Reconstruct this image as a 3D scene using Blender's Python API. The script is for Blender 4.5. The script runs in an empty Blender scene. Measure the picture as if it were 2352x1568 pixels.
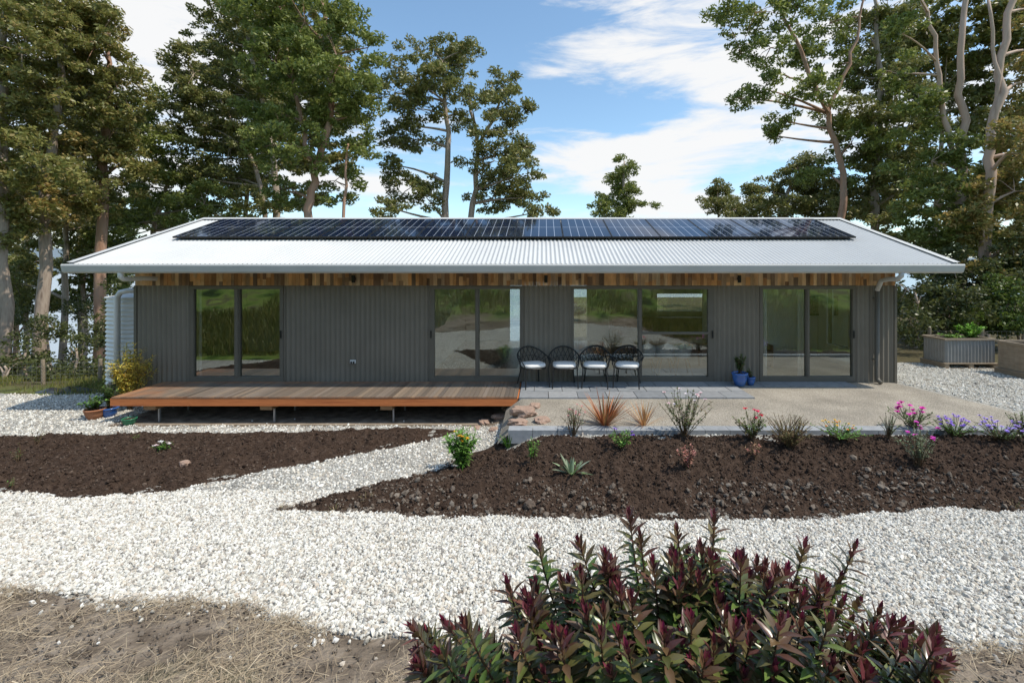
import bpy, math, random, bmesh
import numpy as np
from mathutils import Vector, Matrix
random.seed(7); rng=np.random.default_rng(7)
S=bpy.context.scene; C=S.collection
F=1050.; CX=1247.; CY=622.; ZC=2.55
def P(px,py,d): return np.array([(px-CX)/F*d, d, ZC-(py-CY)/F*d])
def ss(t,a,b):
    t=np.clip((np.asarray(t,float)-a)/(b-a),0,1); return t*t*(3-2*t)
# ---------------------------------------------------------------- terrain
YB=[-120,-40,-20,-8,-3,0,2,3.5,5,6.5,8,9.3,11,13.2,16,20,26,36,60,4000]
ZB=[30,13,7.6,3.9,1.95,0.9,0.5,0.12,-0.2,-0.42,-0.52,-0.56,-0.56,-0.66,-1.25,-2.2,-3.6,-4.6,-6,-6]
_ty=np.arange(-120,80,0.05); _tz=np.interp(_ty,YB,ZB)
_k=np.exp(-np.linspace(-2,2,25)**2); _k/=_k.sum()
_tz=np.convolve(np.pad(_tz,12,mode='edge'),_k,mode='valid')
def base(y): return np.interp(y,_ty,_tz)
def G(x,y):
    x=np.asarray(x,float); y=np.asarray(y,float)
    b=base(y)
    l=ss(x,-1.1,0.1)*ss(y,5.2,7.2)*(1-ss(y,45,70))
    return b+l*(-0.07-b)
_tab=rng.random((256,256))
def vn(x,y,s,o=0):
    x=np.asarray(x,float)*s+o*17.3+500; y=np.asarray(y,float)*s+o*7.7+500
    i=np.floor(x).astype(int); j=np.floor(y).astype(int); fx=x-i; fy=y-j
    fx=fx*fx*(3-2*fx); fy=fy*fy*(3-2*fy)
    a=_tab[i%256,j%256]; b=_tab[(i+1)%256,j%256]; c=_tab[i%256,(j+1)%256]; d=_tab[(i+1)%256,(j+1)%256]
    return (a*(1-fx)+b*fx)*(1-fy)+(c*(1-fx)+d*fx)*fy-0.5
def march(px,py,fn):
    for d in np.arange(1.2,90,0.02):
        p=P(px,py,d)
        if p[2]<=float(fn(p[0],p[1])): return np.array([p[0],p[1],float(fn(p[0],p[1]))])
    return P(px,py,60)
def sdpoly(x,y,poly):
    x=np.asarray(x,float); y=np.asarray(y,float)
    d=np.full(x.shape,1e9); ins=np.zeros(x.shape,bool); n=len(poly)
    for i in range(n):
        ax,ay=poly[i]; bx,by=poly[(i+1)%n]
        ex,ey=bx-ax,by-ay; wx,wy=x-ax,y-ay
        t=np.clip((wx*ex+wy*ey)/(ex*ex+ey*ey+1e-12),0,1)
        d=np.minimum(d,np.hypot(wx-ex*t,wy-ey*t))
        c=((ay>y)!=(by>y))&(x<(bx-ax)*(y-ay)/((by-ay) if by!=ay else 1e-12)+ax)
        ins^=c
    return np.where(ins,d,-d)
# ---------------------------------------------------------------- object helpers
OFF={}
def setp(o,label=None,cat=None,group=None,kind=None):
    if label: o['label']=label
    if cat: o['category']=cat
    if group: o['group']=group
    if kind: o['kind']=kind
    return o
def thing(name,label,cat,loc=(0,0,0),group=None):
    o=bpy.data.objects.new(name,None); C.objects.link(o); o.location=tuple(float(v) for v in loc); o.empty_display_size=.2
    OFF[o.name]=np.array(loc,float)
    return setp(o,label,cat,group)
class MB:
    def __init__(s): s.v=[]; s.f=[]; s.c=[]
    def add(s,vs,fs,col=None):
        n=len(s.v); s.v.extend([tuple(float(k) for k in v) for v in vs]); s.f.extend([tuple(i+n for i in f) for f in fs])
        s.c.extend([col or (1,1,1)]*len(vs))
    def box(s,x0,x1,y0,y1,z0,z1,col=None):
        vs=[(x0,y0,z0),(x1,y0,z0),(x1,y1,z0),(x0,y1,z0),(x0,y0,z1),(x1,y0,z1),(x1,y1,z1),(x0,y1,z1)]
        s.add(vs,[(3,2,1,0),(4,5,6,7),(0,1,5,4),(1,2,6,5),(2,3,7,6),(3,0,4,7)],col)
        return s
    def quad(s,a,b,c,d,col=None): s.add([a,b,c,d],[(0,1,2,3)],col); return s
    def tube(s,pts,r,n=8,cap=True,col=None):
        pts=[Vector([float(k) for k in p]) for p in pts]; m=len(pts)
        if not hasattr(r,'__len__'): r=[r]*m
        t0=(pts[1]-pts[0]).normalized(); u=t0.orthogonal().normalized(); vs=[]
        for i in range(m):
            t=(pts[min(i+1,m-1)]-pts[max(i-1,0)]).normalized()
            u=(u-t*u.dot(t)).normalized(); w=t.cross(u)
            for k in range(n):
                a=2*math.pi*k/n; vs.append(pts[i]+(u*math.cos(a)+w*math.sin(a))*r[i])
        fs=[(i*n+k,i*n+(k+1)%n,(i+1)*n+(k+1)%n,(i+1)*n+k) for i in range(m-1) for k in range(n)]
        if cap: fs+= [tuple(range(n-1,-1,-1)),tuple((m-1)*n+k for k in range(n))]
        s.add(vs,fs,col); return s
    def lathe(s,prof,c,n=24,col=None):
        vs=[];m=len(prof)
        for r,z in prof:
            for k in range(n):
                a=2*math.pi*k/n; vs.append((c[0]+r*math.cos(a),c[1]+r*math.sin(a),c[2]+z))
        s.add(vs,[(i*n+k,i*n+(k+1)%n,(i+1)*n+(k+1)%n,(i+1)*n+k) for i in range(m-1) for k in range(n)],col); return s
    def blade(s,b,d,L,w,droop=.3,n=4,col=None,fold=.2,base=.3,peak=.8):
        b=Vector([float(k) for k in b]); d=Vector([float(k) for k in d]).normalized()
        sd=d.cross(Vector((0,0,1)))
        if sd.length<.01: sd=Vector((1,0,0))
        sd.normalize(); up=sd.cross(d); vs=[]
        for i in range(n+1):
            t=i/n; p=b+d*L*t-Vector((0,0,1))*droop*L*t*t
            ww=w*.5*(base*(1-t)+(1-base)*math.sin(math.pi*t**peak)) if t<1 else w*.02
            ww=max(ww,w*.03)
            vs+=[p-sd*ww+up*fold*ww,p,p+sd*ww+up*fold*ww]
        fs=[]
        for i in range(n):
            k=i*3; fs+=[(k,k+1,k+4,k+3),(k+1,k+2,k+5,k+4)]
        s.add(vs,fs,col)
    def blob(s,c,r,col=None,sq=(1,1,1),jit=.15):
        s.add([tuple(c[k]+IV[i][k]*r*sq[k]*(1+random.uniform(-jit,jit)) for k in range(3)) for i in range(12)],[tuple(int(a) for a in f) for f in IF],col)
t=(1+5**.5)/2
IV=np.array([(-1,t,0),(1,t,0),(-1,-t,0),(1,-t,0),(0,-1,t),(0,1,t),(0,-1,-t),(0,1,-t),(t,0,-1),(t,0,1),(-t,0,-1),(-t,0,1)],float)/1.9
IF=np.array([(0,11,5),(0,5,1),(0,1,7),(0,7,10),(0,10,11),(1,5,9),(5,11,4),(11,10,2),(10,7,6),(7,1,8),(3,9,4),(3,4,2),(3,2,6),(3,6,8),(3,8,9),(4,9,5),(2,4,11),(6,2,10),(8,6,7),(9,8,1)])
def finish(o,parent,org):
    C.objects.link(o)
    if parent is not None:
        o.parent=parent; OFF[o.name]=OFF[parent.name]
    else:
        o.location=tuple(org); OFF[o.name]=np.array(org,float)
    return o
def npm(name,V,Fc,mat,parent=None,org=(0,0,0),smooth=False,col=None):
    org=np.array(org,float) if parent is None else OFF[parent.name]
    V=np.asarray(V,float)-org; Fc=np.asarray(Fc); m,k=Fc.shape
    me=bpy.data.meshes.new(name); me.vertices.add(len(V)); me.vertices.foreach_set('co',V.astype(np.float32).ravel())
    me.loops.add(m*k); me.loops.foreach_set('vertex_index',Fc.astype(np.int32).ravel())
    me.polygons.add(m); me.polygons.foreach_set('loop_start',np.arange(0,m*k,k,dtype=np.int32))
    me.update(calc_edges=True)
    me.polygons.foreach_set('use_smooth',np.full(m,smooth))
    if col is not None:
        a=me.color_attributes.new('col','FLOAT_COLOR','POINT'); cc=np.ones((len(V),4),np.float32); cc[:,:3]=col
        a.data.foreach_set('color',cc.ravel())
    me.materials.append(mat)
    return finish(bpy.data.objects.new(name,me),parent,org)
def mk(name,mb,mat,parent=None,org=(0,0,0),smooth=False,col=False,label=None):
    org=np.array(org,float) if parent is None else OFF[parent.name]
    me=bpy.data.meshes.new(name)
    me.from_pydata([(v[0]-org[0],v[1]-org[1],v[2]-org[2]) for v in mb.v],[],mb.f)
    me.polygons.foreach_set('use_smooth',[smooth]*len(me.polygons))
    if col:
        a=me.color_attributes.new('col','FLOAT_COLOR','POINT')
        a.data.foreach_set('color',np.array([c+(1,) for c in mb.c],np.float32).ravel())
    me.materials.append(mat); me.update()
    o=finish(bpy.data.objects.new(name,me),parent,org)
    if label: o['label']=label
    return o
def copy_tree(o,parent=None):
    c=o.copy(); C.objects.link(c)
    if parent is not None: c.parent=parent
    for ch in list(o.children): copy_tree(ch,c)
    return c
# ---------------------------------------------------------------- materials
def new_mat(name):
    m=bpy.data.materials.new(name); m.use_nodes=True; nt=m.node_tree; return m,nt,nt.nodes,nt.links,nt.nodes['Principled BSDF']
def ramp(N,cols):
    r=N.new('ShaderNodeValToRGB'); e=r.color_ramp.elements
    while len(e)<len(cols): e.new(.5)
    for i,c in enumerate(cols): e[i].position=i/max(1,len(cols)-1)
    for i,c in enumerate(cols): e[i].color=(c[0],c[1],c[2],1)
    return r
def mat(name,cols,scale=4,rough=.7,bump=0,bscale=None,metal=0,spec=.35,mode='noise',stretch=(1,1,1),trans=0,vary=0,detail=6):
    m,nt,N,L,B=new_mat(name)
    B.inputs['Roughness'].default_value=rough; B.inputs['Metallic'].default_value=metal; B.inputs['Specular IOR Level'].default_value=spec
    tc=N.new('ShaderNodeTexCoord'); mp=N.new('ShaderNodeMapping'); mp.inputs['Scale'].default_value=stretch
    L.new(tc.outputs['Object'],mp.inputs[0])
    no=N.new('ShaderNodeTexNoise'); no.inputs['Scale'].default_value=scale; no.inputs['Detail'].default_value=detail; no.inputs['Roughness'].default_value=.6
    L.new(mp.outputs[0],no.inputs['Vector'])
    if mode=='attr':
        at=N.new('ShaderNodeAttribute'); at.attribute_name='col'; out=at.outputs['Color']
    else:
        r=ramp(N,cols)
        if mode=='island':
            g=N.new('ShaderNodeNewGeometry'); L.new(g.outputs['Random Per Island'],r.inputs[0])
        else:
            mr=N.new('ShaderNodeMapRange'); mr.inputs[1].default_value=.28; mr.inputs[2].default_value=.72
            L.new(no.outputs['Fac'],mr.inputs[0]); L.new(mr.outputs[0],r.inputs[0])
        out=r.outputs[0]
    if vary:
        mr=N.new('ShaderNodeMapRange'); mr.inputs[1].default_value=.3; mr.inputs[2].default_value=.7; mr.inputs[3].default_value=1-vary; mr.inputs[4].default_value=1+vary
        L.new(no.outputs['Fac'],mr.inputs[0])
        mx=N.new('ShaderNodeVectorMath'); mx.operation='SCALE'; L.new(out,mx.inputs[0]); L.new(mr.outputs[0],mx.inputs['Scale']); out=mx.outputs[0]
    L.new(out,B.inputs['Base Color'])
    if bump:
        nb=no
        if bscale:
            nb=N.new('ShaderNodeTexNoise'); nb.inputs['Scale'].default_value=bscale; nb.inputs['Detail'].default_value=6; L.new(mp.outputs[0],nb.inputs['Vector'])
        bp=N.new('ShaderNodeBump'); bp.inputs['Strength'].default_value=bump; bp.inputs['Distance'].default_value=.03
        L.new(nb.outputs['Fac'],bp.inputs['Height']); L.new(bp.outputs[0],B.inputs['Normal'])
    if trans:
        t=N.new('ShaderNodeBsdfTranslucent'); L.new(out,t.inputs[0]); ms=N.new('ShaderNodeMixShader'); ms.inputs[0].default_value=trans
        L.new(B.outputs[0],ms.inputs[1]); L.new(t.outputs[0],ms.inputs[2]); L.new(ms.outputs[0],N['Material Output'].inputs[0])
    return m
def glass_mat(name,fac,tint):
    m,nt,N,L,B=new_mat(name); N.remove(B)
    t=N.new('ShaderNodeBsdfTransparent'); t.inputs[0].default_value=(*tint,1)
    g=N.new('ShaderNodeBsdfGlossy'); g.inputs['Roughness'].default_value=0.0; g.inputs[0].default_value=(.9,.96,.92,1)
    lw=N.new('ShaderNodeFresnel'); lw.inputs[0].default_value=1.45
    ad=N.new('ShaderNodeMath'); ad.operation='ADD'; ad.inputs[1].default_value=fac; ad.use_clamp=True; L.new(lw.outputs[0],ad.inputs[0])
    ms=N.new('ShaderNodeMixShader'); L.new(ad.outputs[0],ms.inputs[0]); L.new(t.outputs[0],ms.inputs[1]); L.new(g.outputs[0],ms.inputs[2]); L.new(ms.outputs[0],N['Material Output'].inputs[0])
    return m
def gravel_mat(name,cols,scale,bump=.8):
    m,nt,N,L,B=new_mat(name); B.inputs['Roughness'].default_value=.85; B.inputs['Specular IOR Level'].default_value=.2
    tc=N.new('ShaderNodeTexCoord'); v=N.new('ShaderNodeTexVoronoi'); v.inputs['Scale'].default_value=scale; L.new(tc.outputs['Object'],v.inputs['Vector'])
    sp=N.new('ShaderNodeSeparateColor'); L.new(v.outputs['Color'],sp.inputs[0]); r=ramp(N,cols); L.new(sp.outputs[0],r.inputs[0])
    no=N.new('ShaderNodeTexNoise'); no.inputs['Scale'].default_value=1.3; no.inputs['Detail'].default_value=7; L.new(tc.outputs['Object'],no.inputs['Vector'])
    mr=N.new('ShaderNodeMapRange'); mr.inputs[1].default_value=.3; mr.inputs[2].default_value=.7; mr.inputs[3].default_value=.74; mr.inputs[4].default_value=1.12; L.new(no.outputs['Fac'],mr.inputs[0])
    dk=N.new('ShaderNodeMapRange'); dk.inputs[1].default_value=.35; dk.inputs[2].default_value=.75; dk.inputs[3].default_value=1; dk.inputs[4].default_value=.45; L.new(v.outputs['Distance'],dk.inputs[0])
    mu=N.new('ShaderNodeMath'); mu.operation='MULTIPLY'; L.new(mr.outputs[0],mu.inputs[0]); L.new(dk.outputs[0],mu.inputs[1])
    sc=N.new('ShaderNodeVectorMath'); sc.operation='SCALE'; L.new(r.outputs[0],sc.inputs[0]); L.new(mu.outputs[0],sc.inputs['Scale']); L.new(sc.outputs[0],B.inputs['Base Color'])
    bp=N.new('ShaderNodeBump'); bp.inputs['Strength'].default_value=bump; bp.inputs['Distance'].default_value=.02; bp.invert=True; L.new(v.outputs['Distance'],bp.inputs['Height']); L.new(bp.outputs[0],B.inputs['Normal'])
    return m
M={}
M['wall']=mat('grey_cladding',[(.172,.15,.118),(.215,.188,.15)],1.2,.5)
M['frame']=mat('window_frame_grey',[(.12,.105,.082),(.148,.13,.104)],3,.5)
M['roof']=mat('pale_roofing',[(.5,.505,.5),(.57,.575,.565)],.7,.45)
M['trimwhite']=mat('pale_trim',[(.5,.5,.485),(.57,.565,.55)],2,.5)
M['white']=mat('white_plastic',[(.66,.66,.65),(.74,.74,.73)],3,.45)
M['frieze']=mat('recycled_timber',[(.10,.06,.04),(.42,.21,.09),(.62,.35,.17),(.17,.10,.065),(.7,.46,.26),(.44,.3,.2),(.13,.085,.06),(.62,.32,.13),(.52,.4,.28)],7,.75,mode='island',vary=.4,stretch=(1,1,.25))
def deck_mat():
    m,nt,N,L,B=new_mat('deck_timber'); B.inputs['Roughness'].default_value=.5
    g=N.new('ShaderNodeNewGeometry')
    r1=ramp(N,[(.10,.078,.06),(.21,.16,.12),(.135,.108,.085),(.26,.195,.14),(.11,.088,.07),(.22,.175,.14),(.16,.125,.095)]); L.new(g.outputs['Random Per Island'],r1.inputs[0])
    r2=ramp(N,[(.38,.145,.055),(.46,.2,.08),(.3,.12,.05)]); L.new(g.outputs['Random Per Island'],r2.inputs[0])
    sx=N.new('ShaderNodeSeparateXYZ'); L.new(g.outputs['Position'],sx.inputs[0])
    a=N.new('ShaderNodeMapRange'); a.inputs[1].default_value=-7.2; a.inputs[2].default_value=-9.4; L.new(sx.outputs[0],a.inputs[0])
    b=N.new('ShaderNodeMapRange'); b.inputs[1].default_value=10.2; b.inputs[2].default_value=10.5; b.inputs[4].default_value=.6; L.new(sx.outputs[1],b.inputs[0])
    c=N.new('ShaderNodeMapRange'); c.inputs[1].default_value=9.34; c.inputs[2].default_value=9.27; c.inputs[4].default_value=.5; L.new(sx.outputs[1],c.inputs[0])
    mx=N.new('ShaderNodeMath'); mx.operation='MAXIMUM'; L.new(a.outputs[0],mx.inputs[0]); L.new(b.outputs[0],mx.inputs[1])
    mx2=N.new('ShaderNodeMath'); mx2.operation='MAXIMUM'; L.new(mx.outputs[0],mx2.inputs[0]); L.new(c.outputs[0],mx2.inputs[1])
    no=N.new('ShaderNodeTexNoise'); no.inputs['Scale'].default_value=3; no.inputs['Detail'].default_value=6; L.new(g.outputs['Position'],no.inputs['Vector'])
    mm=N.new('ShaderNodeMath'); mm.operation='MULTIPLY_ADD'; mm.inputs[1].default_value=1.2; mm.inputs[2].default_value=-.76; L.new(no.outputs['Fac'],mm.inputs[0])
    ad=N.new('ShaderNodeMath'); ad.operation='ADD'; ad.use_clamp=True; L.new(mx2.outputs[0],ad.inputs[0]); L.new(mm.outputs[0],ad.inputs[1])
    mc=N.new('ShaderNodeMix'); mc.data_type='RGBA'; L.new(ad.outputs[0],mc.inputs['Factor']); L.new(r1.outputs[0],mc.inputs['A']); L.new(r2.outputs[0],mc.inputs['B']); L.new(mc.outputs['Result'],B.inputs['Base Color'])
    return m
M['deck']=deck_mat()
M['fascia']=mat('fresh_orange_timber',[(.38,.105,.035),(.6,.2,.065),(.46,.14,.045)],3,.6,stretch=(.4,3,8),bump=.1)
M['rawwood']=mat('raw_wood',[(.25,.14,.07),(.4,.25,.13)],6,.8,stretch=(1,1,4),bump=.2)
M['steel']=mat('galvanised_steel',[(.35,.36,.37),(.5,.5,.5)],8,.45,metal=.7)
M['tank']=mat('tank_zinc',[(.66,.66,.64),(.78,.77,.75)],2,.45,metal=0)
M['tile']=mat('grey_pavers',[(.18,.19,.205),(.26,.27,.28),(.22,.225,.235),(.3,.305,.312)],9,.7,mode='island',vary=.15)
M['block']=mat('grey_blocks',[(.23,.24,.25),(.3,.31,.32),(.26,.27,.28)],12,.85,mode='island',vary=.15,bump=.15)
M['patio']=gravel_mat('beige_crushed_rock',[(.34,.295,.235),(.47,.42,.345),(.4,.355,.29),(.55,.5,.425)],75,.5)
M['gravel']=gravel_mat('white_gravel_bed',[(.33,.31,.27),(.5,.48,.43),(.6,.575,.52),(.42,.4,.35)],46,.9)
M['stones']=mat('white_stones',[(.53,.51,.46),(.67,.65,.59),(.73,.71,.66),(.40,.38,.33),(.69,.67,.61),(.55,.49,.40),(.25,.23,.21),(.76,.745,.70),(.63,.6,.53),(.45,.38,.31)],40,.8,mode='island',vary=.15,spec=.25)
M['soil']=mat('dark_soil',[(.022,.014,.010),(.054,.035,.025),(.085,.058,.043)],14,.95,bump=1.0,bscale=55,spec=.1)
M['clod']=mat('soil_clods',[(.024,.015,.011),(.055,.036,.026),(.08,.055,.041),(.04,.026,.019),(.12,.088,.068)],30,.95,mode='island',vary=.3,spec=.1)
M['dryclod']=mat('dry_clods',[(.12,.096,.077),(.19,.157,.126),(.085,.064,.05),(.23,.198,.164)],20,.95,mode='island',vary=.25,spec=.1)
M['straw']=mat('dry_straw',[(.24,.19,.125),(.42,.34,.23),(.33,.255,.17),(.18,.135,.09),(.5,.41,.29)],3,.85,mode='island')
M['bark']=mat('grey_bark',[(.16,.112,.083),(.39,.31,.245),(.26,.19,.147)],3,.85,stretch=(2,2,.35),bump=.5,bscale=8)
M['barkred']=mat('red_bark',[(.2,.1,.062),(.42,.25,.17),(.33,.24,.185)],2.5,.85,stretch=(2,2,.3),bump=.5,bscale=8)
M['barkpink']=mat('pink_smooth_bark',[(.32,.215,.165),(.54,.39,.31),(.43,.335,.28)],1.5,.8,stretch=(2,2,.3),bump=.2)
def leafm(n,cs,tr=.36,rough=.42,k=2.55): return mat(n,[(c[0]*k*1.2,c[1]*k,c[2]*k*.82) for c in cs],1,rough,mode='island',trans=tr,spec=.45)
M['leafA']=leafm('gum_leaf_olive',[(.045,.06,.019),(.075,.092,.03),(.105,.117,.044),(.06,.073,.025),(.13,.115,.052)])
M['leafB']=leafm('gum_leaf_dark',[(.036,.052,.018),(.062,.08,.028),(.09,.107,.04),(.049,.064,.022),(.105,.105,.047)])
M['leafC']=leafm('gum_leaf_green',[(.037,.06,.016),(.068,.097,.027),(.10,.13,.042),(.05,.076,.022)])
M['leafD']=leafm('shrub_leaf_dark',[(.024,.038,.014),(.045,.064,.022),(.07,.088,.032)],k=1.7)
M['leafE']=leafm('shrub_leaf_green',[(.035,.066,.016),(.06,.105,.024),(.085,.13,.034)],k=1.7)
M['leafT']=leafm('gum_leaf_tan',[(.05,.064,.022),(.085,.098,.034),(.15,.12,.052),(.065,.078,.026)])
M['attr']=mat('plant_vertex_colour',[(1,1,1)],1,.5,mode='attr',trans=.25,spec=.35)
M['bushleaf']=mat('glossy_bush_leaf',[(1,1,1)],1,.28,mode='attr',trans=.22,spec=.5)
M['black']=mat('black_wicker',[(.012,.012,.012),(.022,.022,.022)],30,.45)
M['cushion']=mat('pale_cushion',[(.74,.73,.71),(.8,.79,.77)],60,.9,bump=.1)
M['bluepot']=mat('blue_glaze',[(.03,.10,.34),(.05,.15,.44)],6,.18,spec=.6)
M['terra']=mat('terracotta',[(.3,.12,.06),(.42,.19,.1)],8,.8)
M['greenpot']=mat('green_glaze',[(.02,.14,.07),(.04,.2,.1)],6,.2)
M['darkmetal']=mat('black_metal',[(.012,.012,.012),(.02,.02,.02)],8,.4)
M['rock']=mat('reddish_rock',[(.2,.12,.09),(.36,.25,.19),(.3,.2,.15),(.42,.32,.26)],6,.9,bump=.6,bscale=25)
M['plastic']=mat('black_plastic_sheet',[(.02,.021,.023),(.04,.04,.043)],4,.3)
M['corrbed']=mat('grey_bed_panel',[(.22,.22,.21),(.29,.29,.28)],3,.5)
M['oldwood']=mat('weathered_wood',[(.22,.17,.12),(.36,.29,.21)],5,.85,stretch=(1,1,3),bump=.2)
M['inwall']=mat('interior_paint',[(.76,.74,.7),(.8,.78,.74)],2,.8)
M['inroom']=mat('dimmed_wall_paint',[(.34,.32,.29),(.4,.38,.35)],2,.8)  # darker copy of the interior paint, standing in for the left room's dimness
M['infloor']=mat('interior_floor',[(.3,.23,.16),(.4,.31,.22)],3,.4)
M['curtain']=mat('curtain',[(.66,.63,.58),(.76,.73,.68)],4,.9)
M['art']=mat('picture_print',[(.55,.5,.45),(.2,.18,.16),(.6,.55,.5)],9,.6)
M['tan']=mat('tan_upholstery',[(.46,.3,.16),(.55,.38,.22)],12,.85)
M['timber']=mat('timber_furniture',[(.3,.17,.08),(.4,.25,.13)],6,.55,stretch=(1,4,1))
M['glass']=glass_mat('window_glass',.25,(.9,.93,.91))
M['wire']=mat('fence_wire',[(.2,.2,.2),(.3,.3,.3)],5,.5,metal=.5)
def solar():
    m,nt,N,L,B=new_mat('solar_cells'); B.inputs['Roughness'].default_value=.05; B.inputs['Specular IOR Level'].default_value=.6
    tc=N.new('ShaderNodeTexCoord'); sx=N.new('ShaderNodeSeparateXYZ'); L.new(tc.outputs['Object'],sx.inputs[0])
    def line(sock,per,w,offs):
        a=N.new('ShaderNodeMath'); a.operation='MULTIPLY_ADD'; a.inputs[1].default_value=1/per; a.inputs[2].default_value=offs+50; L.new(sock,a.inputs[0])
        f=N.new('ShaderNodeMath'); f.operation='FRACT'; L.new(a.outputs[0],f.inputs[0])
        s=N.new('ShaderNodeMath'); s.operation='SUBTRACT'; s.inputs[1].default_value=.5; L.new(f.outputs[0],s.inputs[0])
        b=N.new('ShaderNodeMath'); b.operation='ABSOLUTE'; L.new(s.outputs[0],b.inputs[0])
        c=N.new('ShaderNodeMath'); c.operation='LESS_THAN'; c.inputs[1].default_value=w; L.new(b.outputs[0],c.inputs[0]); return c.outputs[0]
    l1=line(sx.outputs[0],1.2/6,.03,.5); l2=line(sx.outputs[1],1.9/2,.01,.5)
    mx=N.new('ShaderNodeMath'); mx.operation='MAXIMUM'; L.new(l1,mx.inputs[0]); L.new(l2,mx.inputs[1])
    mc=N.new('ShaderNodeMix'); mc.data_type='RGBA'; L.new(mx.outputs[0],mc.inputs['Factor']); mc.inputs['A'].default_value=(.008,.014,.035,1); mc.inputs['B'].default_value=(.34,.38,.45,1)
    L.new(mc.outputs['Result'],B.inputs['Base Color']); return m
M['solar']=solar()
def ground_mat():
    m,nt,N,L,B=new_mat('earth_and_grass'); B.inputs['Roughness'].default_value=.95; B.inputs['Specular IOR Level'].default_value=.1
    tc=N.new('ShaderNodeTexCoord'); sx=N.new('ShaderNodeSeparateXYZ'); L.new(tc.outputs['Object'],sx.inputs[0])
    def noise(s,d=6):
        n=N.new('ShaderNodeTexNoise'); n.inputs['Scale'].default_value=s; n.inputs['Detail'].default_value=d; L.new(tc.outputs['Object'],n.inputs['Vector']); return n.outputs['Fac']
    n1=noise(5,10); n2=noise(.6); n3=noise(1.1,8)
    dirt=ramp(N,[(.10,.078,.058),(.2,.16,.122),(.29,.243,.195)]); mr=N.new('ShaderNodeMapRange'); mr.inputs[1].default_value=.3; mr.inputs[2].default_value=.7; L.new(n1,mr.inputs[0]); L.new(mr.outputs[0],dirt.inputs[0])
    gr=ramp(N,[(.025,.04,.012),(.08,.13,.025),(.17,.22,.05),(.10,.085,.05),(.2,.25,.06)]); mr2=N.new('ShaderNodeMapRange'); mr2.inputs[1].default_value=.3; mr2.inputs[2].default_value=.7; L.new(n3,mr2.inputs[0]); L.new(mr2.outputs[0],gr.inputs[0])
    lit=ramp(N,[(.04,.035,.018),(.09,.075,.04),(.055,.068,.025)]); L.new(n1,lit.inputs[0])
    a=N.new('ShaderNodeMath'); a.operation='MULTIPLY_ADD'; a.inputs[1].default_value=4; L.new(n2,a.inputs[0]); L.new(sx.outputs[1],a.inputs[2])
    ax=N.new('ShaderNodeMath'); ax.operation='ABSOLUTE'; L.new(sx.outputs[0],ax.inputs[0])
    a2=N.new('ShaderNodeMath'); a2.operation='SUBTRACT'; a2.inputs[1].default_value=6.2; L.new(ax.outputs[0],a2.inputs[0])
    a3=N.new('ShaderNodeMath'); a3.operation='MAXIMUM'; a3.inputs[1].default_value=0; L.new(a2.outputs[0],a3.inputs[0])
    a4=N.new('ShaderNodeMath'); a4.operation='MULTIPLY_ADD'; a4.inputs[1].default_value=-2.5; L.new(a3.outputs[0],a4.inputs[0]); L.new(a.outputs[0],a4.inputs[2])
    f1=N.new('ShaderNodeMapRange'); f1.inputs[1].default_value=4.2; f1.inputs[2].default_value=3.2; L.new(a4.outputs[0],f1.inputs[0])
    f2=N.new('ShaderNodeMapRange'); f2.inputs[1].default_value=12.5; f2.inputs[2].default_value=15; L.new(a.outputs[0],f2.inputs[0])
    m1=N.new('ShaderNodeMix'); m1.data_type='RGBA'; L.new(f1.outputs[0],m1.inputs['Factor']); L.new(dirt.outputs[0],m1.inputs['A']); L.new(gr.outputs[0],m1.inputs['B'])
    m2=N.new('ShaderNodeMix'); m2.data_type='RGBA'; L.new(f2.outputs[0],m2.inputs['Factor']); L.new(m1.outputs['Result'],m2.inputs['A']); L.new(lit.outputs[0],m2.inputs['B'])
    L.new(m2.outputs['Result'],B.inputs['Base Color'])
    n4=noise(30,6); bp=N.new('ShaderNodeBump'); bp.inputs['Strength'].default_value=.8; bp.inputs['Distance'].default_value=.03; L.new(n4,bp.inputs['Height']); L.new(bp.outputs[0],B.inputs['Normal'])
    return m
M['ground']=ground_mat()
M['water']=mat('lake_water',[(.22,.28,.34),(.28,.33,.38)],.05,.25,spec=.5)
M['hill']=mat('far_hills',[(.13,.17,.2),(.17,.21,.24)],.01,.95)
# ---------------------------------------------------------------- ground, beds, gravel
def gridmesh(xs,ys,zf,keep=None):
    X,Y=np.meshgrid(xs,ys); Z=zf(X,Y); n=len(xs); m=len(ys)
    V=np.stack([X.ravel(),Y.ravel(),Z.ravel()],1)
    I=np.arange(n*m).reshape(m,n)
    Fc=np.stack([I[:-1,:-1].ravel(),I[:-1,1:].ravel(),I[1:,1:].ravel(),I[1:,:-1].ravel()],1)
    if keep is not None:
        k=keep(X,Y).ravel(); Fc=Fc[k[Fc].all(1)]
        u,inv=np.unique(Fc.ravel(),return_inverse=True); V=V[u]; Fc=inv.reshape(-1,4)
    return V,Fc
xs=np.concatenate([[-3000,-1000,-400,-150,-80,-50,-35,-25,-20],np.arange(-17,17,.12),[17,20,25,35,50,80,150,400,1000,3000]])
ys=np.concatenate([[-118,-90,-60,-40,-30,-22,-16,-12,-9,-7,-5,-4,-3],np.arange(-2,20,.12),[20,22,24,27,30,33,36,40,46,52,60,70,79,150,400,1000,3500]])
V,Fc=gridmesh(xs,ys,lambda x,y:G(x,y)+0.03*vn(x,y,.8)*ss(y,14,18)+(.035*vn(x,y,1.6,3)+.02*vn(x,y,5,3))*(1-ss(y,3.3,3.9)))
setp(npm('ground',V,Fc,M['ground'],smooth=True),kind='structure')
V,Fc=gridmesh(np.array([-3000,-300,0,300,3000.]),np.array([28,80,300,1000,3000.]),lambda x,y:0*x-4.2)
setp(npm('water',V,Fc,M['water']),kind='structure')
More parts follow.
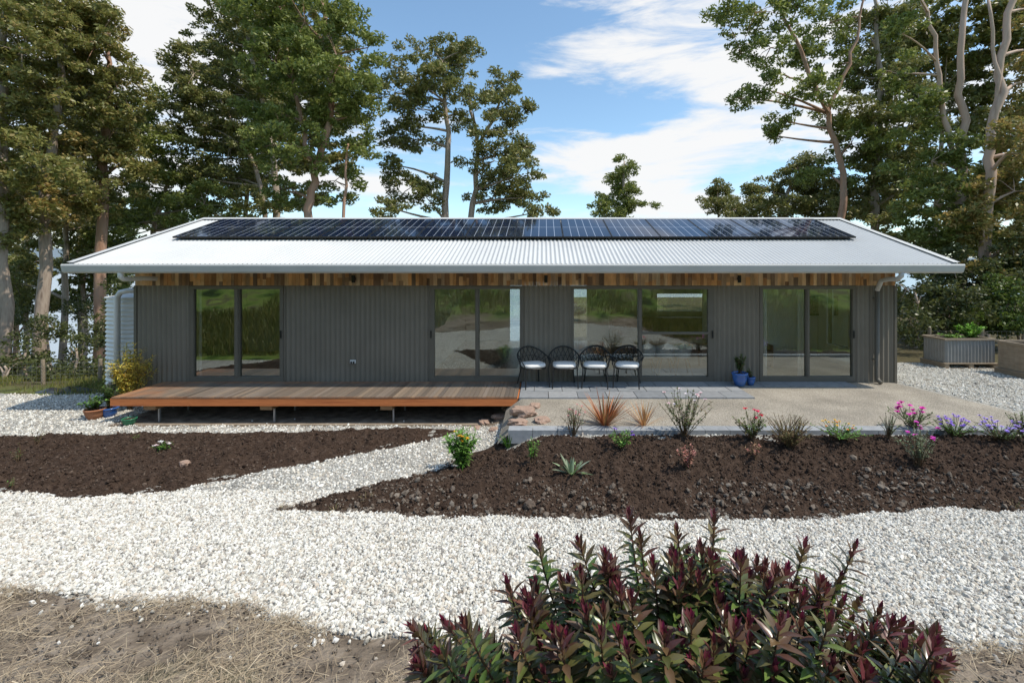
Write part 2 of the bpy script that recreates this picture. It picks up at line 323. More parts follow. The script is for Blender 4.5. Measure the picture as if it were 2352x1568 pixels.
V,Fc=gridmesh(np.linspace(-2500,2500,160),np.linspace(1200,2200,12),lambda x,y:-8+ (60+90*vn(x,y,.004)+30*vn(x,y,.015))*ss(y,1200,1700))
setp(npm('hills',V,Fc,M['hill'],smooth=True),kind='structure')
def xy(l): return [tuple(march(a,b,G)[:2]) for a,b in l]
polyL=xy([(-250,1006),(0,1003),(300,998),(620,994),(1000,983),(1060,990),(1030,1004),(890,1036),(690,1070),(560,1096),(380,1136),(200,1148),(0,1136),(-250,1130)])
polyR=xy([(630,1174),(770,1142),(900,1108),(1015,1076),(1085,1040),(1150,1010)])+[(-.42,7.25),(3,7.25),(9.6,7.25),(11,6.9)]+xy([(2560,1182),(2352,1180),(2150,1172),(1900,1196),(1600,1200),(1300,1196),(1050,1192),(800,1182)])
def bedz(poly,amp,seed):
    def f(x,y):
        x=np.asarray(x,float); y=np.asarray(y,float)
        sd=sdpoly(x,y,poly)+.12*vn(x,y,3,seed)+.07*vn(x,y,11,seed)
        n=.09*vn(x,y,3.2,seed+1)+.06*vn(x,y,8,seed+2)+.05*vn(x,y,19,seed+3)+.03*vn(x,y,40,seed+4)
        return G(x,y)-.05+.065*ss(sd,-.15,.05)+amp*ss(sd,0,.55)+n*ss(sd,0,.25), sd
    return f
bL=bedz(polyL,.10,1); bR=bedz(polyR,.10,5)
for nm,f,poly in (('soil_bed',bL,polyL),('soil_bed',bR,polyR)):
    px=[p[0] for p in poly]; py=[p[1] for p in poly]
    V,Fc=gridmesh(np.arange(max(-11,min(px)-.3),min(10.5,max(px)+.3),.026),np.arange(min(py)-.3,max(py)+.1,.026),lambda x,y:f(x,y)[0],lambda x,y:(f(x,y)[1]>-.13))
    setp(npm(nm,V,Fc,M['soil'],smooth=True),kind='structure')
def surf(x,y):
    g=float(G(x,y)); a,sa=bL(x,y); b,sb=bR(x,y)
    if sa>0: g=max(g,float(a))
    if sb>0: g=max(g,float(b))
    if x>-.5 and y>7.25: g=max(g,-.035)
    return g
def gp(px,py): return march(px,py,surf)
lowb=xy([(-150,1352),(100,1362),(300,1378),(560,1405),(700,1440),(940,1462),(1200,1520),(1600,1560),(2000,1550),(2150,1530),(2352,1480),(2500,1440)])
lx=np.array([p[0] for p in lowb]); ly=np.array([p[1] for p in lowb]); o_=np.argsort(lx); lx=lx[o_]; ly=ly[o_]
def gravel_in(x,y):
    lo=y-(np.interp(x,lx,ly)+.2*vn(x,y,2.2,9)+.1*vn(x,y,7,9))
    hi=np.where(x<0,11.6,12.9)+.5*vn(x,y,1.1,12)-y
    s=np.minimum(lo,hi)
    wid=np.where(y<6.2,np.minimum(x+1.19*y+.5,1.05*y+.5-x)+.25*vn(x,y,1.5,5),9.)
    s=np.minimum(s,wid)
    deck=np.minimum(np.minimum(x+8.75,-.35-x),y-(9.12+.1*vn(x,y,4,3)))
    return np.minimum(s,-deck)
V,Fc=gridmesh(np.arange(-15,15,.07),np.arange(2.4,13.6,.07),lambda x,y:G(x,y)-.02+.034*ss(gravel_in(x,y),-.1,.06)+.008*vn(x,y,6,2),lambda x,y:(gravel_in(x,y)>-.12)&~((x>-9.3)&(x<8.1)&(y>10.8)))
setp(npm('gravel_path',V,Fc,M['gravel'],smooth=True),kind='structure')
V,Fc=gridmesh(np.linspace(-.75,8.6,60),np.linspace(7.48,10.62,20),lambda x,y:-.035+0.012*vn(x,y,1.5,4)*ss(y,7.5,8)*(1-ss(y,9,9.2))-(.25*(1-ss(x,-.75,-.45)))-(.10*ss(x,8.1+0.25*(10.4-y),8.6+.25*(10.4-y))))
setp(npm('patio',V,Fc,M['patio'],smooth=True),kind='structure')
mb=MB()
for r,(ya,yb_) in enumerate(((10.16,10.58),(9.72,10.15),(9.24,9.71))):
    x=-.48+(.3 if r==1 else 0)
    if r==1: mb.box(-.48,x-.01,ya,yb_,-.06,-.006)
    end=7.0 if r==0 else 4.3
    while x<end:
        x2=min(x+.6,end); mb.box(x,x2-.014,ya,yb_-.006,-.06,-.006+random.uniform(-.002,.002)); x=x2
setp(mk('paving',mb,M['tile']),kind='structure')
t_=MB(); x=-.55
while x<9.6:
    t_.box(x,x+.385,7.26,7.47,-.19 if x<.3 else -.12,.02+random.uniform(-.003,.003)); x+=.392
o=mk('block_edging',t_,M['block'],org=(4.5,7.36,-.1)); setp(o,'low grey concrete block edging between gravel patio and soil bed','edging')
def randrot(n):
    q=rng.normal(size=(n,4)); q/=np.linalg.norm(q,axis=1)[:,None]; w,x,y,z=q.T
    return np.stack([1-2*(y*y+z*z),2*(x*y-z*w),2*(x*z+y*w),2*(x*y+z*w),1-2*(x*x+z*z),2*(y*z-x*w),2*(x*z-y*w),2*(y*z+x*w),1-2*(x*x+y*y)],1).reshape(n,3,3)
def pebbles(name,pos,size,m,label,cat,jit=.34,flat=.62):
    n=len(pos); V=IV[None]*(1+rng.uniform(-jit,jit,(n,12,1)))
    V=V*np.stack([np.ones(n),rng.uniform(.5,1,n),rng.uniform(flat*.7,flat*1.3,n)],1)[:,None,:]*size[:,None,None]
    V=np.einsum('nij,nkj->nki',randrot(n),V)+pos[:,None,:]
    Fc=(IF[None]+12*np.arange(n)[:,None,None]).reshape(-1,3)
    o=npm(name,V.reshape(-1,3),Fc,m); setp(o,label,cat,kind='stuff'); return o
def visible(x,y,mx=60):
    z=G(x,y); px=CX+x/y*F; py=CY+(ZC-z)/y*F
    return (px>-mx)&(px<2352+mx)&(py<1568+mx)
def scatter(n,x0,x1,y0,y1):
    return rng.uniform(x0,x1,n),rng.uniform(y0,y1,n)
X1,Y1=scatter(190000,-7.5,7.5,2.5,6.0); X2,Y2=scatter(105000,-13.5,14,6.0,12.9)
x=np.concatenate([X1,X2]); y=np.concatenate([Y1,Y2])
g=gravel_in(x,y); sl=bL(x,y)[1]; sr=bR(x,y)[1]
stray=(rng.random(len(x))<.05*np.exp(g/.14))
k=((g>0)|stray)&visible(x,y,250)&(sl<.03)&(sr<.03)&~((x>-.5)&(x<8.35+.25*(10.4-y))&(y>7.25))&~((x>-9.5)&(x<8.2)&(y>10.5))
x=x[k]; y=y[k]
sz=rng.uniform(.007,.0185,len(x))*np.where(y>6,1.25,1)*rng.choice([1,1,1,1,1.35],len(x))
pebbles('gravel_stones',np.stack([x,y,G(x,y)+.010+sz*rng.uniform(.1,.7,len(x))],1),sz,M['stones'],'loose white crushed stones covering the garden paths','gravel')
for f,(a,b,c,d),n in ((bR,(-3.5,9,4.6,7.3),15000),(bL,(-11,-.6,5.3,8.5),10000)):
    x,y=scatter(n*2,a,b,c,d); z,sd=f(x,y); k=(sd>.0)&visible(x,y); x,y,z,sd=x[k],y[k],z[k],sd[k]
    sz=rng.uniform(.004,.015,len(x))*rng.choice([1,1,1,1,2.0],len(x))
    pebbles('soil_clods',np.stack([x,y,z+sz*.3],1),sz,M['clod'],'small dark clods of dug soil over the '+('right' if f is bR else 'left')+' garden bed','soil',flat=.8)
x,y=scatter(13000,-3.2,8,4.7,6.4); z,sd=bR(x,y); k=(sd>0)&(sd<.85)&visible(x,y)&((vn(x,y,1.6,3)+.38-sd*.5)>0)&(rng.random(len(x))<.55); x,y,z=x[k],y[k],z[k]
sz=rng.uniform(.005,.018,len(x))*rng.choice([1,1,1,1,2.4],len(x))
pebbles('dry_clods',np.stack([x,y,z+sz*.35],1),sz,M['dryclod'],'pale dry lumps of soil along the front edge of the right bed','soil',flat=.8)
def straws(x,y,z,Lr,wr,name,m,label,cat):
    n=len(x); a=rng.uniform(0,6.283,n); L=rng.uniform(*Lr,n)/2; w=rng.uniform(*wr,n)/2; tz=rng.uniform(-.25,.25,n)
    d=np.stack([np.cos(a),np.sin(a),tz],1)*L[:,None]; s=np.stack([-np.sin(a),np.cos(a),rng.uniform(-.6,.6,n)],1)*w[:,None]
    c=np.stack([x,y,z+rng.uniform(.004,.025,n)+np.abs(tz)*L],1)
    V=np.stack([c-d-s,c+d-s*.3,c+d+s*.3,c-d+s],1).reshape(-1,3)
    setp(npm(name,V,np.arange(4*n).reshape(-1,4),m),label,cat,kind='stuff')
x,y=scatter(80000,-5,5,2.2,4.6); g=gravel_in(x,y); k=(g<.03)&visible(x,y)&(rng.random(len(x))<.5+1.5*vn(x,y,1.7,6)); x,y=x[k],y[k]
straws(x,y,G(x,y)+.012,(.02,.17),(.0015,.0045),'dry_grass',M['straw'],'dry grass clippings strewn on the bare dirt in the foreground','grass')
x,y=scatter(9000,-4.8,4.5,2.2,4.4); g=gravel_in(x,y); k=(g<.05)&visible(x,y); x,y=x[k],y[k]; sz=rng.uniform(.003,.01,len(x))*rng.choice([1,1,1,1.7],len(x))
pebbles('dirt_crumbs',np.stack([x,y,G(x,y)+.008+sz*.3],1),sz,M['dryclod'],'crumbs of dry dirt on the bare ground in the foreground','soil',flat=.8)
# ---------------------------------------------------------------- house
WY=10.6; HX0,HX1=-9.43,8.157; BY=16.7
house=thing('house','long single storey grey corrugated house with pale metal roof and glass sliding doors','house',(-.6,13.6,0))
def corr(x0,x1,z0,z1,y,amp=.018,pitch=.115,axis='x'):
    n=max(2,int((x1-x0)/pitch*8)); a=np.linspace(x0,x1,n); w=amp*np.cos(2*math.pi*a/pitch)
    if axis=='x': lo=np.stack([a,y+w,0*a+z0],1); hi=np.stack([a,y+w,0*a+z1],1)
    else: lo=np.stack([y+w,a,0*a+z0],1); hi=np.stack([y+w,a,0*a+z1],1)
    V=np.concatenate([lo,hi]); i=np.arange(n-1)
    return V,np.stack([i,i+1,i+1+n,i+n],1)
def sx(px): return (px-CX)*WY/F
def sz_(py): return ZC-(py-CY)*WY/F
wins=[(438,652),(988,1199),(1311,1640),(1744,1963)]
cur=HX0
for a,b in [(sx(a),sx(b)) for a,b in wins]+[(HX1,None)]:
    V,Fc=corr(cur,a,-.12,2.21,WY); npm('front_wall',V,Fc,M['wall'],house,smooth=True); cur=b
V,Fc=corr(WY,BY,-.12,2.7,HX0,axis='y'); npm('side_wall',V,Fc,M['wall'],house,smooth=True)
for (a,b,z0,z1) in ((WY,10.85,-.12,2.7),(10.85,11.95,-.12,.1),(10.85,11.95,2.1,2.7),(11.95,12.1,-.12,2.7),(13.0,BY,-.12,2.7),(12.1,13.0,-.12,.5),(12.1,13.0,2.1,2.7)):
    V,Fc=corr(a,b,z0,z1,HX1,axis='y'); npm('side_wall',V,Fc,M['wall'],house,smooth=True)
kx0,kx1=4.14,5.96
for (a,b,z0,z1) in ((HX0,-1.2,-.3,2.6),(-1.2,1.6,2.15,2.6),(1.6,kx0,-.3,2.6),(kx1,HX1,-.3,2.6),(kx0,kx1,-.3,1.1),(kx0,kx1,1.72,2.6)):
    V,Fc=corr(a,b,z0,z1,BY); npm('back_wall',V,Fc,M['wall'],house,smooth=True)
mb=MB(); mb.box(HX0+.03,HX1-.03,WY+.03,BY-.03,-2.0,0.0); mk('slab',mb,M['block'],house)
for xc in (HX0-.004,HX1+.004):
    mk('corner_trim',MB().box(xc-.03,xc+.03,WY-.03,WY+.03,-.12,2.21),M['frame'],house)
mb=MB(); x=HX0
while x<HX1-.01:
    w=min(random.choice([.065,.08,.09,.09,.11]),HX1-x); yy=WY-.03+random.uniform(-.006,.006)
    if random.random()<.35:
        zz=random.uniform(2.28,2.42); mb.box(x,x+w-.003,yy,WY+.02,2.212,zz-.002); mb.box(x,x+w-.003,yy+.003,WY+.02,zz,2.52)
    else: mb.box(x,x+w-.003,yy,WY+.02,2.212,2.52)
    x+=w
mk('frieze',mb,M['frieze'],house)
for xx in (HX0,HX1):
    mb=MB(); y=WY
    while y<BY:
        mb.box(xx-.03,xx+.03,y+.02,y+.095,2.23,2.5); y+=.1
    mk('frieze',mb,M['frieze'],house)
EY,EZ,RY,RZ=9.74,2.69,13.64,4.09; RX0,RX1=-10.1,8.84
sl=(RZ-EZ)/(RY-EY)
def roofcorr(y0,z0,y1,z1,pit=.1):
    n=int((RX1-RX0)/pit*8); a=np.linspace(RX0,RX1,n); w=.016*np.cos(2*math.pi*a/pit)
    lo=np.stack([a,0*a+y0,z0+w],1); hi=np.stack([a,0*a+y1,z1+w],1); i=np.arange(n-1)
    return np.concatenate([lo,hi]),np.stack([i,i+1,i+1+n,i+n],1)
V1,F1=roofcorr(EY,EZ,RY,RZ); V2,F2=roofcorr(RY,RZ,2*RY-EY,EZ)
roof=npm('roof',np.concatenate([V1,V2]),np.concatenate([F1,F2+len(V1)]),M['roof'],house,smooth=True)
mb=MB(); prof=[(9.60,2.695),(9.585,2.66),(9.60,2.60),(9.62,2.53),(9.66,2.50),(9.76,2.50),(9.76,2.66)]
n=len(prof); vs=[(RX0-.02,a,b) for a,b in prof]+[(RX1+.02,a,b) for a,b in prof]
mb.add(vs,[(i,i+1,i+1+n,i+n) for i in range(n-1)]+[tuple(range(n-1,-1,-1)),tuple(range(n,2*n))])
mk('gutter',mb,M['trimwhite'],roof)
for xx in (RX0,RX1):
    d=-.03 if xx<0 else 0
    for (y0,z0,y1,z1) in ((9.77,EZ+.035,RY,RZ+.04),(RY,RZ+.04,2*RY-EY,EZ+.035)):
        mb=MB()
        vs=[(xx+d,y0,z0-.2),(xx+d,y1,z1-.2),(xx+d,y1,z1),(xx+d,y0,z0)]; vs+=[(v[0]+.03,v[1],v[2]) for v in vs]
        mb.add(vs,[(0,1,2,3),(7,6,5,4),(0,4,5,1),(2,6,7,3),(1,5,6,2),(0,3,7,4)]); mk('barge_board',mb,M['trimwhite'],roof)
    a,b=(xx-.035,xx+.11) if xx<0 else (xx-.11,xx+.035)
    mb=MB()
    mb.add([(a,9.72,EZ+.045),(b,9.72,EZ+.045),(b,RY,RZ+.045),(a,RY,RZ+.045),(b,2*RY-EY,EZ+.045),(a,2*RY-EY,EZ+.045)],[(0,1,2,3),(3,2,4,5)]); mk('verge_capping',mb,M['roof'],roof)
mb=MB(); mb.add([(RX0-.02,RY-.18,RZ-.02),(RX1+.02,RY-.18,RZ-.02),(RX1+.02,RY,RZ+.05),(RX0-.02,RY,RZ+.05),(RX1+.02,RY+.18,RZ-.02),(RX0-.02,RY+.18,RZ-.02)],[(0,1,2,3),(3,2,4,5)]); mk('ridge_cap',mb,M['roof'],roof)
mb=MB(); q=P(648,500,14.2); mb.tube([(q[0],14.2,3.7),(q[0],14.2,4.16)],.055,12); mb.tube([(q[0],14.2,4.16),(q[0],14.2,4.22)],.08,12); mk('flue',mb,M['trimwhite'],roof)
for bx in ((RX0+.03,RX1-.03,9.77,WY+.02),(RX0+.03,RX1-.03,BY-.02,2*RY-EY-.05),(RX0+.03,HX0,WY+.02,BY-.02),(HX1,RX1-.03,WY+.02,BY-.02)): mk('soffit',MB().box(*bx,2.525,2.54),M['trimwhite'],house)
for xx in (HX0,HX1): mb=MB(); mb.add([(xx,WY,2.54),(xx,BY,2.54),(xx,RY,RZ-.06)],[(0,1,2)]); mk('gable',mb,M['wall'],house)
FY0,FY1=WY-.035,WY+.07
def door(name,pa,pb,panes,transom=None):
    x0,x1=sx(pa),sx(pb); z0,z1=-.02,2.205
    d=bpy.data.objects.new(name,None); C.objects.link(d); d.parent=house; OFF[d.name]=OFF[house.name]
    mb=MB(); g=[(sx(a),sx(b)) for a,b in panes]
    zb,zt=sz_(864),sz_(664)
    mb.box(x0,x1,FY0,FY1,zt,z1); mb.box(x0,x1,FY0,FY1,z0,zb)
    edges=[x0]+[v for ab in g for v in ab]+[x1]
    for i in range(0,len(edges),2): mb.box(edges[i],edges[i+1],FY0+(.004 if i else 0),FY1,zb,zt)
    if len(g)==2: mb.box(g[0][1]+.02,g[1][0]-.02,FY0-.012,FY0+.004,zb,zt)
    for zz,i in (transom or []): mb.box(g[i][0],g[i][1],FY0+.01,FY1,zz-.025,zz+.025)
    mk('frame',mb,M['frame'],d)
    for i,(a,b) in enumerate(g):
        zs=[zb]+[z for z,j in (transom or []) if j==i]+[zt]
        for k in range(len(zs)-1):
            yy=WY+.01+.012*i; lo=zs[k]+(.025 if k else 0); hi=zs[k+1]-(.025 if k<len(zs)-2 else 0)
            mk('pane',MB().quad((a,yy,lo),(b,yy,lo),(b,yy,hi),(a,yy,hi)),M['glass'],d)
    hx=x1-.05 if pa!=988 else x0+.03
    mk('handle',MB().box(hx-.012,hx+.012,FY0-.03,FY0-.001,1.0,1.17),M['darkmetal'],d)
    return d
door('sliding_door',438,652,[(447,540),(551,644)])
door('sliding_door',988,1199,[(998,1092),(1101,1194)])
door('sliding_door',1311,1640,[(1318,1465),(1474,1626)],[(sz_(765),1)])
door('sliding_door',1744,1963,[(1751,1850),(1858,1957)])
def window(nm,box4,pane):
    mb=MB()
    for b in box4: mb.box(*b)
    bw=mk(nm,mb,M['frame'],house); mk('pane',MB().quad(*pane),M['glass'],bw)
window('back_window',[(kx0-.06,kx1+.06,BY-.02,BY+.03,1.04,1.1),(kx0-.06,kx1+.06,BY-.02,BY+.03,1.72,1.78),(kx0-.06,kx0,BY-.02,BY+.03,1.1,1.72),(kx1,kx1+.06,BY-.02,BY+.03,1.1,1.72)],((kx0,BY+.01,1.1),(kx1,BY+.01,1.1),(kx1,BY+.01,1.72),(kx0,BY+.01,1.72)))
window('added_back_door',[(-1.26,1.66,BY-.02,BY+.03,2.15,2.21),(-1.26,-1.2,BY-.02,BY+.03,-.1,2.15),(1.6,1.66,BY-.02,BY+.03,-.1,2.15),(.17,.23,BY-.02,BY+.03,-.1,2.15)],((-1.2,BY+.01,.0),(1.6,BY+.01,.0),(1.6,BY+.01,2.15),(-1.2,BY+.01,2.15)))  # glazed rear opening added to let more daylight into the interior
def sidewin(a,b,z0,z1): window('side_window',[(HX1-.04,HX1+.04,a-.04,a,z0-.05,z1+.05),(HX1-.04,HX1+.04,b,b+.04,z0-.05,z1+.05),(HX1-.04,HX1+.04,a,b,z0-.05,z0),(HX1-.04,HX1+.04,a,b,z1,z1+.05)],((HX1+.01,a,z0),(HX1+.01,b,z0),(HX1+.01,b,z1),(HX1+.01,a,z1)))
sidewin(12.1,13.0,.5,2.1); sidewin(10.85,11.95,.1,2.1)  # second, nearer window is added out of view so sun brightens the room
mk('interior_floor',MB().quad((HX0+.1,10.68,.012),(HX1-.1,10.68,.012),(HX1-.1,16.6,.012),(HX0+.1,16.6,.012)),M['infloor'],house)
mk('ceiling',MB().box(HX0+.08,HX1-.08,10.68,16.62,2.4,2.44),M['inwall'],house)
for b in ((-5.6,-5.5,10.69,16.6,.02,2.39),(HX0+.12,-5.61,14.4,14.5,.02,2.39),(HX0+.05,HX0+.1,10.69,14.4,.02,2.39)): mk('interior_wall',MB().box(*b),M['inroom'],house)
for b in ((-2.9,-2.8,10.69,16.6,.02,2.39),(4.6,4.7,10.69,13.2,.02,2.39),(5.4,HX1-.1,13.4,13.5,.02,2.39),
    (-2.79,-1.2,16.58,16.66,.02,2.39),(-1.2,1.6,16.58,16.66,2.15,2.39),(1.6,kx0,16.58,16.66,.02,2.39),(kx1,HX1-.1,16.58,16.66,.02,2.39),(kx0,kx1,16.58,16.66,.02,1.1),(kx0,kx1,16.58,16.66,1.72,2.39),
    (HX1-.09,HX1-.05,11.95,12.1,.02,2.39),(HX1-.09,HX1-.05,10.85,11.95,2.1,2.39),(HX1-.09,HX1-.05,13.0,13.4,.02,2.39),(HX1-.09,HX1-.05,12.1,13.0,.02,.5),(HX1-.09,HX1-.05,12.1,13.0,2.1,2.39)): mk('interior_wall',MB().box(*b),M['inwall'],house)
mk('kitchen_bench',MB().box(2.4,6.4,15.9,16.57,.02,.92),M['timber'],house)
mk('internal_door',MB().box(5.75,6.55,13.34,13.397,.02,2.05),M['curtain'],house)
def curtain(x0,x1,y,z0=.05,z1=2.2):
    a=np.linspace(x0,x1,40); w=.03*np.cos(2*math.pi*a/.11); V=np.concatenate([np.stack([a,y+w,0*a+z0],1),np.stack([a,y+w*.8,0*a+z1],1)]); i=np.arange(39)
    npm('curtain',V,np.stack([i,i+1,i+41,i+40],1),M['curtain'],house,smooth=True)
curtain(-8.35,-8.05,10.78); curtain(6.0,6.3,10.8); curtain(4.95,5.3,10.8)
mk('downpipe',MB().tube([P(276,622,9.68),P(277,636,9.72),P(284,641,9.78),P(298,641,9.95),P(330,639,10.3),P(360,640,10.52)],.05,12),M['white'],house,smooth=True,label='short white downpipe bend under the left end of the gutter')
q=P(2016,650,10.48)
mk('downpipe',MB().tube([P(2071,624,9.68),P(2070,634,9.7),P(2062,641,9.8),P(2040,641,10.1),P(2024,645,10.4),(q[0],10.5,2.1)],.05,12),M['trimwhite'],house,smooth=True,label='pale downpipe elbow under the right end of the gutter')
mb=MB(); mb.tube([(q[0],10.5,2.1),(q[0],10.5,.12),(q[0],10.47,.05),(q[0],10.38,.01)],.047,12)
for z in (.5,1.9): mb.box(q[0]-.06,q[0]+.06,10.50,10.57,z,z+.03)
mk('downpipe',mb,M['frame'],house,smooth=True,label='dark grey downpipe running down the right end of the wall')
for px in (812,1254,1698):
    q=P(px,640,10.5); mb=MB(); mb.tube([(q[0],10.49,q[2]-.09),(q[0],10.49,q[2]+.08)],.04,12); mb.box(q[0]-.03,q[0]+.03,10.5,10.563,q[2]-.03,q[2]+.03); mk('wall_light',mb,M['darkmetal'],house)
q=P(810,831,10.55); ol=mk('power_outlet',MB().box(q[0]-.06,q[0]+.06,10.545,10.59,q[2]-.035,q[2]+.04),M['white'],house)
for a in (-.045,.01): mk('socket_cover',MB().box(q[0]+a,q[0]+a+.035,10.53,10.5449,q[2]-.04,q[2]+.015),M['darkmetal'],ol)
def simple_chair(x,y,label,rot=0):
    t=thing('dining_chair',label,'chair',(0,0,0),'white dining chairs behind the glass')
    mk('seat',MB().lathe([(0,.44),(.18,.44),(.22,.46),(.22,.48),(0,.47)],(0,0,0),16),M['white'],t,smooth=True)
    mb=MB(); vs=[]
    for i in range(9):
        a=math.pi*(i/8)
        for z,r in ((.47,.21),(.65,.235),(.82,.22)): vs.append((r*math.cos(a),r*math.sin(a),z-(.1*abs(math.cos(a)) if z>.8 else 0)))
    mb.add(vs,[(i*3+j,i*3+j+1,i*3+j+4,i*3+j+3) for i in range(8) for j in range(2)]); mk('backrest',mb,M['white'],t,smooth=True)
    for sx_ in (-1,1):
        for sy in (-1,1): mk('leg',MB().tube([(sx_*.1,sy*.1,.44),(sx_*.21,sy*.21,.012)],.015,6),M['timber'],t)
    t.location=(x,y,0); t.rotation_euler=(0,0,rot); return t
for px,lab in ((1484,'white shell dining chair behind the glass beside the door mullion'),(1527,'white shell dining chair behind the glass between two others'),(1566,'white shell dining chair farthest right behind the same glass')):
    q=P(px,800,11.2); simple_chair(q[0],11.2,lab,math.pi)
dt=thing('dining_table','long timber dining table inside behind the glass and white chairs','table',(3.2,12.0,0))
mk('tabletop',MB().box(1.6,4.3,11.5,12.4,.7,.74),M['timber'],dt)
for a in (1.7,4.2):
    for b in (11.6,12.3): mk('leg',MB().tube([(a,b,.7),(a,b,.012)],.03,6),M['timber'],dt)
ac=thing('armchair','tan armchair in the right hand room behind the glass','armchair',(5.75,12.3,0))
mk('seat',MB().box(5.45,6.0,12.0,12.55,.2,.42),M['tan'],ac)
mk('backrest',MB().box(5.45,6.0,12.56,12.66,.3,.9),M['tan'],ac)
for a in (5.42,6.03): mk('armrest',MB().box(a-.03,a+.02,12.0,12.5,.012,.6),M['timber'],ac)
def picture(px,py,hw,hh,lab):
    q=P(px,py,13.38); pf=thing('framed_picture',lab,'picture',(q[0],13.39,q[2]))
    mb=MB()
    mb.box(q[0]-hw-.04,q[0]+hw+.04,13.36,13.395,q[2]+hh,q[2]+hh+.04); mb.box(q[0]-hw-.04,q[0]+hw+.04,13.36,13.395,q[2]-hh-.04,q[2]-hh); mb.box(q[0]-hw-.04,q[0]-hw,13.36,13.395,q[2]-hh,q[2]+hh); mb.box(q[0]+hw,q[0]+hw+.04,13.36,13.395,q[2]-hh,q[2]+hh); mk('frame',mb,M['darkmetal'],pf)
    mk('print',MB().box(q[0]-hw,q[0]+hw,13.375,13.395,q[2]-hh,q[2]+hh),M['art'],pf)
picture(1868,702,.17,.24,'small framed picture on the inside wall of the right room')
q=P(1442,680,12.6); pl=thing('pendant_lamp','pale drum pendant lamp seen through the third glass door','lamp',(q[0],12.6,q[2]))
mk('shade',MB().lathe([(.22,-.13),(.2,.13)],q,20),M['curtain'],pl,smooth=True); mk('cord',MB().tube([(q[0],12.6,q[2]+.1),(q[0],12.6,2.4)],.006,6),M['darkmetal'],pl)
# ---------------------------------------------------------------- solar panels
ang=math.atan(sl); nrm=np.array([0,-math.sin(ang),math.cos(ang)])
PW,PL=1.222,1.92
sp=thing('solar_panel','x','solar panel',(0,0,0),'solar panels along the front roof slope')
mb=MB(); w,l=PW/2-.006,PL/2
mb.box(-w,w,-l,-l+.02,-.035,.004); mb.box(-w,w,l-.02,l,-.035,.004); mb.box(-w,-w+.018,-l+.02,l-.02,-.035,.004); mb.box(w-.018,w,-l+.02,l-.02,-.035,.004); mk('frame',mb,M['darkmetal'],sp)
mk('cell_sheet',MB().quad((-w+.018,-l+.02,0),(w-.018,-l+.02,0),(w-.018,l-.02,0),(-w+.018,l-.02,0)),M['solar'],sp)
for yy in (-.55,.55): mk('mounting_rail',MB().box(-w-.006,w+.006,yy-.02,yy+.02,-.09,-.036),M['steel'],sp)
ords=['first','second','third','fourth','fifth','sixth','seventh','eighth','ninth','tenth','eleventh','twelfth','thirteenth','fourteenth']
ymid=(11.45+13.28)/2
for i in range(14):
    o=sp if i==0 else copy_tree(sp)
    xx=-9.27+PW*(i+.5); p=np.array([xx,ymid,EZ+sl*(ymid-EY)])+nrm*.1
    o.location=tuple(p); o.rotation_euler=(ang,0,0)
    o['label']='dark solar panel, %s from the left in the row along the roof'%ords[i]
# ---------------------------------------------------------------- deck
dk=thing('timber_deck','low orange and brown timber deck in front of the left half of the house','deck',(-4.64,9.9,-.56))
DX0,DX1,DY0,DY1=-8.78,-.5,9.27,10.56
mb=MB(); x=DX0+.03
while x<DX1-.03:
    mb.box(x,min(x+.0845,DX1),DY0+.0,DY1,-.035,-.006+random.uniform(-.002,.002)); x+=.0905
mk('decking',mb,M['deck'],dk)
mk('fascia',MB().box(DX0,DX1,DY0+.004,DY0+.045,-.19,-.037),M['fascia'],dk,label='orange front fascia board')
for a,b in ((DX0,DX0+.04),(DX1-.04,DX1)): mk('side_board',MB().box(a,b,DY0+.05,DY1,-.19,-.037),M['fascia'],dk)
for yy in (9.7,10.2): mk('joist',MB().box(DX0+.05,DX1-.05,yy,yy+.045,-.17,-.04),M['rawwood'],dk)
for px in (345,612,888):
    q=P(px,940,9.35); mk('bearer',MB().box(q[0]-.12,q[0]+.12,9.33,10.4,-.285,-.192),M['rawwood'],dk)
    for yy in (9.42,10.2): mk('post',MB().box(q[0]+.1,q[0]+.13,yy,yy+.04,-.62,-.286),M['steel'],dk)
o=mk('timber_edging',MB().box(-7.8,-1.3,9.14,9.2,-.62,-.525),M['oldwood'],org=(-4.5,9.17,-.56)); setp(o,'thin timber edging board lying below the deck front','edging')
